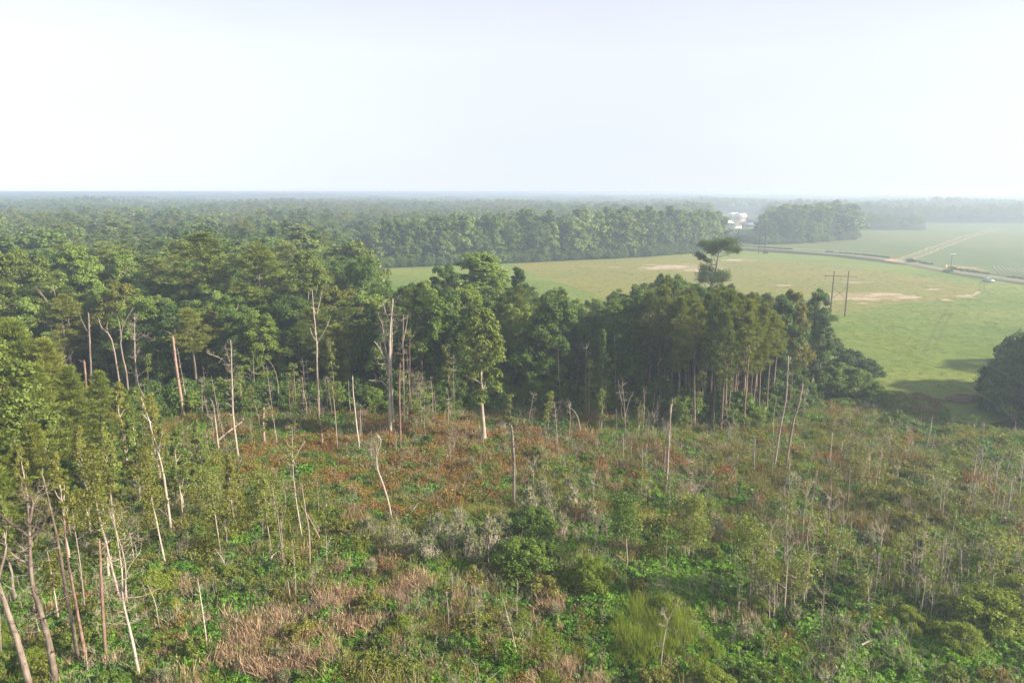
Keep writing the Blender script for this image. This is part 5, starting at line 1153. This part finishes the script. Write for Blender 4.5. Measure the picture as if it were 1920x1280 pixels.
# understory at the woods' feet and the thicket along the field edge
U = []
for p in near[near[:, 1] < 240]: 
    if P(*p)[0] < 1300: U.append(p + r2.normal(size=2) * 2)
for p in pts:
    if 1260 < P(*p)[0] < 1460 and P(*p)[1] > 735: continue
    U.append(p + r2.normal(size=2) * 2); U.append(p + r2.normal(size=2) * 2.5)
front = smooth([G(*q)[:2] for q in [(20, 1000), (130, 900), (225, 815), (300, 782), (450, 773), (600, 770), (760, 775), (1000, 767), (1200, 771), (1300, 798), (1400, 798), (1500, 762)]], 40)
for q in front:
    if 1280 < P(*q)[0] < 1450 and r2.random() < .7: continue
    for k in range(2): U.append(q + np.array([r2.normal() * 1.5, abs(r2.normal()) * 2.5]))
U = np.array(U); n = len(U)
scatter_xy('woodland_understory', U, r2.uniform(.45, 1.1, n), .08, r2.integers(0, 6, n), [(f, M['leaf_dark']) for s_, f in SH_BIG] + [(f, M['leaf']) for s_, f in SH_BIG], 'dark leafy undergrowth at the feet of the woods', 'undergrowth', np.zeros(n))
E = []
for q in base:
    for k in range(3): E.append(q + np.array([r2.normal() * 1.8, r2.uniform(-6, 3)]))
for q in smooth([G(*c)[:2] for c in [(650, 520), (690, 506), (700, 501)]], 12): E.append(q + r2.normal(size=2) * 2)
for q in smooth([G(*c)[:2] for c in [(1424, 458.5), (1500, 456.5), (1604, 449)]], 40):
    for k in range(2): E.append(q + r2.normal(size=2) * 2.5 + [0, 4])
for q in smooth([G(*c)[:2] for c in [(1352, 452), (1390, 453), (1424, 456)]], 20): E.append(q + r2.normal(size=2) * 3)
E = np.array(E); n = len(E)
scatter_xy('field_edge_thicket', E, r2.uniform(.5, 1.25, n), .08, r2.integers(0, 6, n), [(f, M['leaf_dark']) for s_, f in SH_BIG] + [(f, M['leaf']) for s_, f in SH_BIG], 'low bushy thicket along the foot of the far tree line', 'thicket', np.zeros(n))
# ditch weeds along the far side of the road
D = []
dc = offset(road_c, 6.0)
sg_ = np.cumsum(np.r_[0, np.linalg.norm(np.diff(dc, axis=0), axis=1)])
for t_ in r2.uniform(0, sg_[-1], 1500):
    if noise2(np.array([t_]), np.array([0.0]), 14, 6)[0] > .3: D.append(np.array([np.interp(t_, sg_, dc[:, 0]), np.interp(t_, sg_, dc[:, 1])]) + r2.normal(size=2) * .9)
dd = np.array(D); dpx, dpy = P(dd[:, 0], dd[:, 1])
k = ((dpx > 1400) & (dpx < 1668)) | ((dpx > 1708) & (r2.random(len(dd)) < .55)); dd = dd[k]; n = len(dd)
scatter_xy('ditch_weeds', dd, r2.uniform(.6, 1.5, n), .1, r2.integers(0, 3, n), [(m_, M['dkgreen']) for m_ in MOUND[:3]], 'dark weeds lining the road ditch', 'weeds', np.zeros(n))
# tufts of the pasture and the crop
def field_scatter(name, poly, sp_, dens, smin, smax, protos, label, cat, dmax, excl=None):
    q = grid_in(poly, sp_); q = q[q[:, 1] < dmax]
    if excl is not None: q = q[~in_poly(q[:, 0], q[:, 1], excl)]
    n0 = fbm(q[:, 0], q[:, 1], 16, 77); q = q[r2.random(len(q)) < dens * (.3 + 1.4 * n0) * np.clip((dmax - q[:, 1]) / (dmax * .45), 0, 1)]; n = len(q)
    a, b, c = P(q[:, 0], q[:, 1])[0], P(q[:, 0], q[:, 1])[1], None
    s = r2.uniform(smin, smax, n)
    scatter_xy(name, q, s, .1, r2.integers(0, len(protos), n), protos, label, cat, np.zeros(n))
LOWM = [mound(1200 + i, 70, .7, .22, .24) for i in range(3)]
LOWG = [reeds(1210 + i, 40, .20, .5, 1.3, .045) for i in range(2)]
M['past_tuft'] = leaf_mat('pasture_tuft', [(0.097, 0.152, 0.031), (0.116, 0.165, 0.037), (0.142, 0.177, 0.043)], .3, (.85, 1.15), .05)
M['crop_leaf'] = leaf_mat('crop_plant', [(0.119, 0.146, 0.040), (0.152, 0.163, 0.047), (0.185, 0.173, 0.054), (0.165, 0.167, 0.047)], .3, (.85, 1.15), .05)
field_scatter('pasture_grass', FIELD, .9, .4, .6, 1.2, [(m_, M['past_tuft']) for m_ in LOWG], 'short tufted grass of the pasture', 'grass', 380, CROP)
field_scatter('crop_plants', CROP, 1.25, .4, .6, 1.2, [(m_, M['crop_leaf']) for m_ in LOWG], 'low yellowing crop plants of the pale field', 'crop', 480)
field_scatter('brush_weeds', gpoly([(1650, 745), (1740, 752), (1780, 775), (1750, 795), (1680, 795)]), 1.0, 1.0, .8, 1.3, [(REED[0], M['reed_brown']), (FORB[0], M['reed_brown']), (MOUND[0], M['olive'])], 'brown dead brush below the pasture', 'brush', 300)

# --- farther forest, one mass
far1 = forest_pts(9.5, 285, 700, is_forest)
for p in far1:
    px, py = P(*p)
    if px > 640 and py > 455 and py < 505 and abs(py - np.interp(px, [q[0] for q in ln0], [q[1] for q in ln0])) < 6: continue
    pn = noise2(np.array([p[0]]), np.array([p[1]]), 60, 3)[0]
    hmax = 25 if px < 640 else 23
    stuff_pts.append((p[0], p[1], rng.uniform(13, hmax), rng.integers(0, 5) if pn < .55 else rng.integers(5, 8)))
far2 = forest_pts(11.5, 700, 1500, is_forest)
pn = noise2(far2[:, 0], far2[:, 1], 90, 3); hn = fbm(far2[:, 0], far2[:, 1], 120, 8)
for p, q, hh in zip(far2, pn, hn): stuff_pts.append((p[0], p[1], rng.uniform(12, 19) + 14 * (hh - .2), rng.integers(0, 5) if q < .5 else rng.integers(5, 8)))
st = np.array(stuff_pts); idx = st[:, 3].astype(int)
FARP = LOW + MID_BL + MID_PI[:3]; dn = np.hypot(st[:, 0], st[:, 1]) < 560
idx = np.where(dn, np.where(idx < 5, 8 + (idx + (st[:, 0] * 7).astype(int)) % 7, 15 + idx % 3), idx)
h0s = np.array([q[2] for q in FARP]); s = st[:, 2] / h0s[idx]
print('far trees', len(st), 'individual', cnt)
scatter_xy('far_woodland', st[:, :2], np.stack([s * 1.45, s * 1.45, s], 1) * rng.uniform(.85, 1.12, (len(s), 1)), .02, idx, [(FARP[i][1], [M['leaf'], M['leaf_mid'], M['leaf'], M['leaf'], M['leaf_dark'], M['pine'], M['pine'], M['pine_warm'], M['leaf'], M['leaf'], M['leaf_mid'], M['leaf_dark'], M['leaf'], M['leaf_dark'], M['leaf_mid'], M['pine'], M['pine_warm'], M['pine']][i]) for i in range(18)], 'hazy forest canopy stretching back behind the nearer trees', 'forest', np.zeros(len(st)))
def patch(seed):
    r = np.random.default_rng(seed); g = Geo()
    for k in range(16):
        h = r.uniform(15, 24); c = np.array([r.uniform(-20, 20), r.uniform(-20, 20), h * .62]); n = 60
        u = unit(r, n); u[:, 2] = np.abs(u[:, 2]) - .25
        p = c + u * np.array([4.5, 4.5, h * .38]) * r.uniform(.7, 1.1, n)[:, None]
        leaves(g, p, u + r.normal(size=(n, 3)) * .5, 3.2, 2.4, r)
    return g.mesh('patch')
PATCH = [patch(1300 + i) for i in range(4)]
far3 = forest_pts(34, 1500, 6700, is_forest)
hn = .6 * fbm(far3[:, 0], far3[:, 1], 420, 8) + .4 * noise2(far3[:, 0], far3[:, 1], 90, 4); n = len(far3); print('patches', n)
scatter_xy('horizon_woodland', far3, np.stack([np.full(n, 1.1), np.full(n, 1.1), (.15 + 1.65 * hn)], 1), 0, rng.integers(0, 4, n), [(PATCH[i], [M['leaf_dark'], M['pine'], M['leaf'], M['pine']][i]) for i in range(4)], 'distant blue hazy forest reaching the horizon', 'forest', np.zeros(n))

# =================================================================== POWER LINE
M['pole'] = wood_mat('creosote_pole_wood', [(.07, .05, .042), (.11, .08, .065)], 2, .1, .2)
M['insul'] = flat_mat('grey_insulator', (.25, .24, .24), .4)
M['wire'] = flat_mat('aluminium_wire', (.22, .22, .23), .45, None, .5, .6)
line = [G(1380, 447)[:2], G(1428, 475)[:2], G(1570, 593)[:2]]
dl = line[2] - line[1]; line.append(line[2] + dl * .82)
arms = []
def h_frame(c, d, H, half, label, group=None):
    n = np.array([-d[1], d[0]]) / np.hypot(*d); a = math.atan2(n[1], n[0])
    if n[0] < 0: n = -n; a = math.atan2(n[1], n[0])
    o = thing('power_pole', label, 'power pole', (c[0], c[1], 0), a, 1, group)
    for s_ in (-1, 1):
        g = Geo(); tube(g, [(s_ * half, 0, -.3), (s_ * half * .99, 0, H * .5), (s_ * half * .97, 0, H)], [.22, .19, .15], 10); part('pole', g.mesh('pole', True), M['pole'], o)
    za = H * .885; g = Geo(); box(g, (0, .2, za), (half * 4.4, .14, .17)); ca = part('crossarm', g.mesh('crossarm'), M['pole'], o)
    for s_ in (-1, 1):
        g = Geo(); tube(g, [(s_ * half * .97, -.17, H * .66), (0, -.17, H * .52), (-s_ * half * .97, -.17 + s_ * .02, H * .40)][:3], [.06, .06, .06], 5); part('brace', g.mesh('brace', True), M['pole'], o)
    for x in (-half * 2.05, 0, half * 2.05):
        g = Geo(); tube(g, [(x, .2, za - .14), (x, .2, za - 1.25)], [.03, .03], 6)
        for k in range(6): tube(g, [(x, .2, za - .35 - k * .14), (x, .2, za - .40 - k * .14)], [.13, .07], 8)
        part('insulator', g.mesh('insulator', True), M['insul'], ca)
    return [np.array([c[0] + n[0] * x, c[1] + n[1] * x, za - 1.3]) for x in (-half * 2.05, 0, half * 2.05)] + [np.array([c[0] + n[0] * x, c[1] + n[1] * x, H]) for x in (-half * .97, half * .97)]
Hp = top_h(line[2], 508)
A = []
perp = [line[1] - line[0], line[2] - line[0], line[2] - line[1], dl]
A.append(h_frame(line[0], dl, top_h(line[0], 418), 2.1, 'farthest wooden power pole frame beside the copse and village'))
A.append(h_frame(line[1], dl, top_h(line[1], 424), 1.9, 'wooden power pole frame standing by the road bend near the copse'))
A.append(h_frame(line[2], dl, Hp, 2.25, 'brown wooden H-shaped power pole frame on the pasture beside the wood'))
A.append(h_frame(line[3], dl, Hp, 2.25, 'wooden power pole frame out beside the dark clump of trees'))
g = Geo(); tube(g, [(0, 0, -.3), (0, 0, top_h(G(1391, 447.5), 420))], [.17, .12], 8)
o = part('pole', g.mesh('power_pole', True), M['pole']); p_ = G(1391, 447.5); o.location = p_; o.name = 'power_pole'; o['label'] = 'single slim wooden pole beside the farthest power pole frame'; o['category'] = 'power pole'
for i in range(3):
    for j in range(5):
        a, b = A[i][j], A[i + 1][j]; t = np.linspace(0, 1, 22); L = np.linalg.norm(b - a)
        q = a + (b - a) * t[:, None]; q[:, 2] -= 4 * (.012 if j < 3 else .008) * L * t * (1 - t)
        g = Geo(); tube(g, q, np.full(22, .014 if j < 3 else .009), 5, False); o = part('power_wire', g.mesh('power_wire', True), M['wire'])
        o['label'] = 'thin sagging power wire strung between wooden pole frames'; o['category'] = 'wire'; o['group'] = 'wires of the power line'
# bush round the second frame's foot
put_shrub(1436, 475.5, 'dark', 2.0, 'small bush round the foot of the power pole by the road bend', None, 1.4)

# =================================================================== ROADSIDE
# lamp on a pole
lp = G(1782, 507); hl = top_h(lp, 476.5)
M['lamp'] = flat_mat('pale_lamp_housing', (.75, .75, .72), .4)
o = thing('pole_lamp', 'tall dark pole with a flat pale lamp head beside the road', 'lamp', tuple(lp))
g = Geo(); tube(g, [(0, 0, -.2), (0, 0, hl - .2)], [.16, .11], 8); part('pole', g.mesh('pole', True), M['pole'], o)
g = Geo(); tube(g, [(0, 0, hl - .5), (.5, 0, hl - .1), (1.0, 0, hl)], [.05, .05, .05], 6); part('bracket', g.mesh('bracket', True), M['insul'], o)
g = Geo(); box(g, (1.0, 0, hl + .1), (1.5, .6, .22)); box(g, (-.6, 0, hl + .05), (.9, .5, .18)); part('lamp_head', g.mesh('lamp_head'), M['lamp'], o)
# yellow sign
sg = G(1773.5, 506); M['yellow'] = flat_mat('yellow_sign_paint', (.75, .48, .05), .5)
o = thing('road_sign', 'small yellow warning sign on a post beside the road', 'sign', tuple(sg), .3)
g = Geo(); tube(g, [(0, 0, -.2), (0, 0, 2.4)], [.05, .05], 6); part('post', g.mesh('post', True), M['insul'], o)
g = Geo(); box(g, (0, -.07, 1.9), (.95, .03, 1.25)); part('sign_panel', g.mesh('sign_panel'), M['yellow'], o)
put_shrub(1778, 511, 'dark', 1.8, 'dark bush at the foot of the lamp pole', None, 2.0)
put_shrub(1706, 491.5, 'dark', 2.2, 'dark bush beside the sandy field entrance', None, 2.2)

# pickup
M['silver'] = flat_mat('silver_car_paint', (.52, .54, .57), .3, None, .5, .35)
M['glass'] = flat_mat('dark_car_glass', (.02, .025, .03), .08, None, .5)
M['tyre'] = flat_mat('tyre_rubber', (.02, .02, .02), .85)
M['rim'] = flat_mat('alloy_rim', (.5, .5, .5), .35, None, .5, .7)
M['red'] = flat_mat('red_tail_light', (.4, .02, .02), .3); M['white'] = flat_mat('clear_headlight', (.8, .8, .78), .2)
def prism(g, prof, w):
    """side outline (x, z) extruded across y"""
    n = len(prof); a = np.array([(x, -w / 2, z) for x, z in prof]); b = np.array([(x, w / 2, z) for x, z in prof])
    q = [[i, (i + 1) % n, n + (i + 1) % n, n + i] for i in range(n)]; c0 = a.mean(0); c1 = b.mean(0)
    t = [[(i + 1) % n, i, 2 * n] for i in range(n)] + [[n + i, n + (i + 1) % n, 2 * n + 1] for i in range(n)]
    g.add(np.concatenate([a, b, [c0, c1]]), q, t)
cl = G(1853, 528.5); d = road_c[np.argmin(np.hypot(*(road_c - cl[:2]).T)) + 3] - road_c[np.argmin(np.hypot(*(road_c - cl[:2]).T))]
o = thing('car', 'silver estate car with dark windows parked beside the road', 'car', (cl[0], cl[1], 0.02), math.atan2(d[1], d[0]))
g = Geo(); prism(g, [(-2.55, .38), (2.5, .38), (2.6, .55), (2.58, .85), (2.4, .98), (1.25, 1.08), (-2.5, 1.1), (-2.62, .8)], 1.86)
bd = part('body', g.mesh('body'), M['silver'], o)
g = Geo(); prism(g, [(1.25, 1.085), (.45, 1.62), (.1, 1.70), (-1.7, 1.68), (-2.4, 1.105)], 1.6); cb = part('cabin', g.mesh('cabin'), M['silver'], o)
for s_ in (-1, 1):
    for x0_, x1_, x2_, x3_ in [(.98, .35, -.35, -.35), (-.45, -.45, -1.5, -1.9)]:
        g = Geo(); y_ = s_ * .815
        g.add([(x0_, y_, 1.16), (x1_, y_, 1.58), (x2_, y_, 1.58), (x3_, y_, 1.16), (x0_, y_ - s_ * .03, 1.16), (x1_, y_ - s_ * .03, 1.58), (x2_, y_ - s_ * .03, 1.58), (x3_, y_ - s_ * .03, 1.16)], [[0, 1, 2, 3], [4, 7, 6, 5], [0, 4, 5, 1], [1, 5, 6, 2], [2, 6, 7, 3], [3, 7, 4, 0]])
        part('side_window', g.mesh('side_window'), M['glass'], o)
    for x in (-1.65, 1.6):
        g = Geo(); tube(g, [(x, s_ * .70, .36), (x, s_ * .72, .36), (x, s_ * .94, .36), (x, s_ * .95, .36)], [.30, .36, .36, .30], 18); wh = part('wheel', g.mesh('wheel', True), M['tyre'], o)
        g = Geo(); tube(g, [(x, s_ * .93, .36), (x, s_ * .965, .36)], [.23, .2], 14); part('rim', g.mesh('rim'), M['rim'], wh)
    g = Geo(); box(g, (2.56, s_ * .68, .76), (.1, .36, .16)); part('headlight', g.mesh('headlight'), M['white'], o)
    g = Geo(); box(g, (-2.57, s_ * .78, .92), (.08, .2, .3)); part('tail_light', g.mesh('tail_light'), M['red'], o)
    g = Geo(); box(g, (.95, s_ * 1.0, 1.16), (.14, .16, .13)); part('mirror', g.mesh('mirror'), M['silver'], o)
for a_, b_ in (((1.22, 1.12), (.5, 1.60)), ((-2.36, 1.15), (-1.74, 1.64))):
    g = Geo(); s_ = 1 if a_[0] > 0 else -1; ox = .03 * s_
    g.add([(a_[0] + ox, -.7, a_[1] + .02), (a_[0] + ox, .7, a_[1] + .02), (b_[0] + ox, .64, b_[1] + .02), (b_[0] + ox, -.64, b_[1] + .02)], [[0, 1, 2, 3]])
    part('windscreen', g.mesh('windscreen'), M['glass'], o)

# =================================================================== VILLAGE
M['wall_w'] = flat_mat('white_siding', (.72, .72, .70), .7, .6, .2, 0, .9, 1.1)
M['wall_g'] = flat_mat('grey_metal_siding', (.30, .32, .35), .5, .6)
M['roof_w'] = flat_mat('white_metal_roof', (.75, .75, .74), .5, .6)
M['roof_g'] = flat_mat('grey_shingles', (.16, .17, .19), .8, .8)
M['roof_r'] = flat_mat('red_roof', (.30, .20, .165), .8, .8)
M['pane'] = flat_mat('dark_window_pane', (.03, .035, .045), .1, None, .5); M['door'] = flat_mat('dark_door', (.10, .08, .07), .6)
def building(px, py, L, Wd, H, RH, rz, wall, roof, label, nwin=4, name='house', cat='house'):
    p = G(px, py); o = thing(name, label, cat, tuple(p), rz)
    g = Geo(); x, y = L / 2, Wd / 2
    g.add([(-x, -y, 0), (x, -y, 0), (x, y, 0), (-x, y, 0), (-x, -y, H), (x, -y, H), (x, y, H), (-x, y, H), (-x, 0, H + RH), (x, 0, H + RH)],
          [[0, 1, 5, 4], [2, 3, 7, 6], [1, 2, 6, 5], [3, 0, 4, 7]], [[5, 6, 9], [7, 4, 8]]); part('wall', g.mesh('wall'), wall, o)
    g = Geo(); e = .5
    for s_ in (-1, 1):
        k = RH / y
        a = [(-x - e, s_ * (y + e), H - k * e + .05), (x + e, s_ * (y + e), H - k * e + .05), (x + e, 0, H + RH + .05), (-x - e, 0, H + RH + .05)]
        b = [(q[0], q[1], q[2] + .15) for q in a]; g.add(a + b, [[0, 1, 2, 3], [4, 7, 6, 5], [0, 4, 5, 1], [1, 5, 6, 2], [2, 6, 7, 3], [3, 7, 4, 0]])
    part('roof', g.mesh('roof'), roof, o)
    for i in range(nwin):
        xx = -x + L * (i + .5) / nwin
        if i == nwin // 2:
            g = Geo(); box(g, (xx, -y - .04, 1.05), (1.1, .08, 2.1)); part('door', g.mesh('door'), M['door'], o); continue
        g = Geo(); box(g, (xx, -y - .04, H * .55), (1.3, .08, 1.2)); wn_ = part('window', g.mesh('window'), M['wall_w'], o)
        g = Geo(); box(g, (xx, -y - .09, H * .55), (1.1, .04, 1.0)); part('pane', g.mesh('pane'), M['pane'], wn_)
building(1376, 428, 13, 10, 3.2, 2.2, .35, M['wall_w'], M['roof_g'], 'grey roofed white house nearest the power poles', 4)
building(1401, 426.5, 17, 10, 3.0, 2.2, -.1, M['wall_g'], M['roof_g'], 'long grey shed beyond the power poles', 5, 'shed', 'shed')
building(1415, 426, 10, 8, 3.0, 2.2, .8, M['wall_w'], M['roof_w'], 'white gabled house beside the long grey shed', 3)
building(1364, 424, 10, 9, 4.0, 2.2, .5, M['wall_w'], M['roof_w'], 'white roofed house behind the grey roofed house', 3)
building(1389, 416, 16, 10, 4.0, 2.6, .2, M['wall_w'], M['roof_r'], 'house with red roof behind the sheds', 4)
building(1388, 411, 14, 12, 6.0, 2.6, .1, M['wall_w'], M['roof_w'], 'tall white building behind the red roofed house', 4)
building(1420, 418.5, 26, 12, 3.5, 2.0, 0, M['wall_g'], M['roof_g'], 'long low grey building on the orange yard', 6, 'shed', 'shed')
building(1374, 407, 14, 12, 4.5, 2.6, -.3, M['wall_w'], M['roof_w'], 'small far white house among the hazy trees', 4)

# =================================================================== HAZE
m, nt, out = mat('haze_air')
pv = nt.nodes.new('ShaderNodeVolumePrincipled'); pv.inputs['Color'].default_value = (*HAZE_COLOR, 1); pv.inputs['Density'].default_value = HAZE_DENSITY; pv.inputs['Anisotropy'].default_value = HAZE_G
nt.links.new(pv.outputs[0], out.inputs['Volume'])
g = Geo(); box(g, (0, 0, 19.9), (14000, 14000, 42.2))
hz = part('haze', g.mesh('haze'), m, None, 'stuff'); hz['label'] = 'pale summer haze filling the air over the whole land'; hz['category'] = 'haze'
print('objects', len(bpy.data.objects), 'tris', sum(len(me.polygons) for me in bpy.data.meshes))
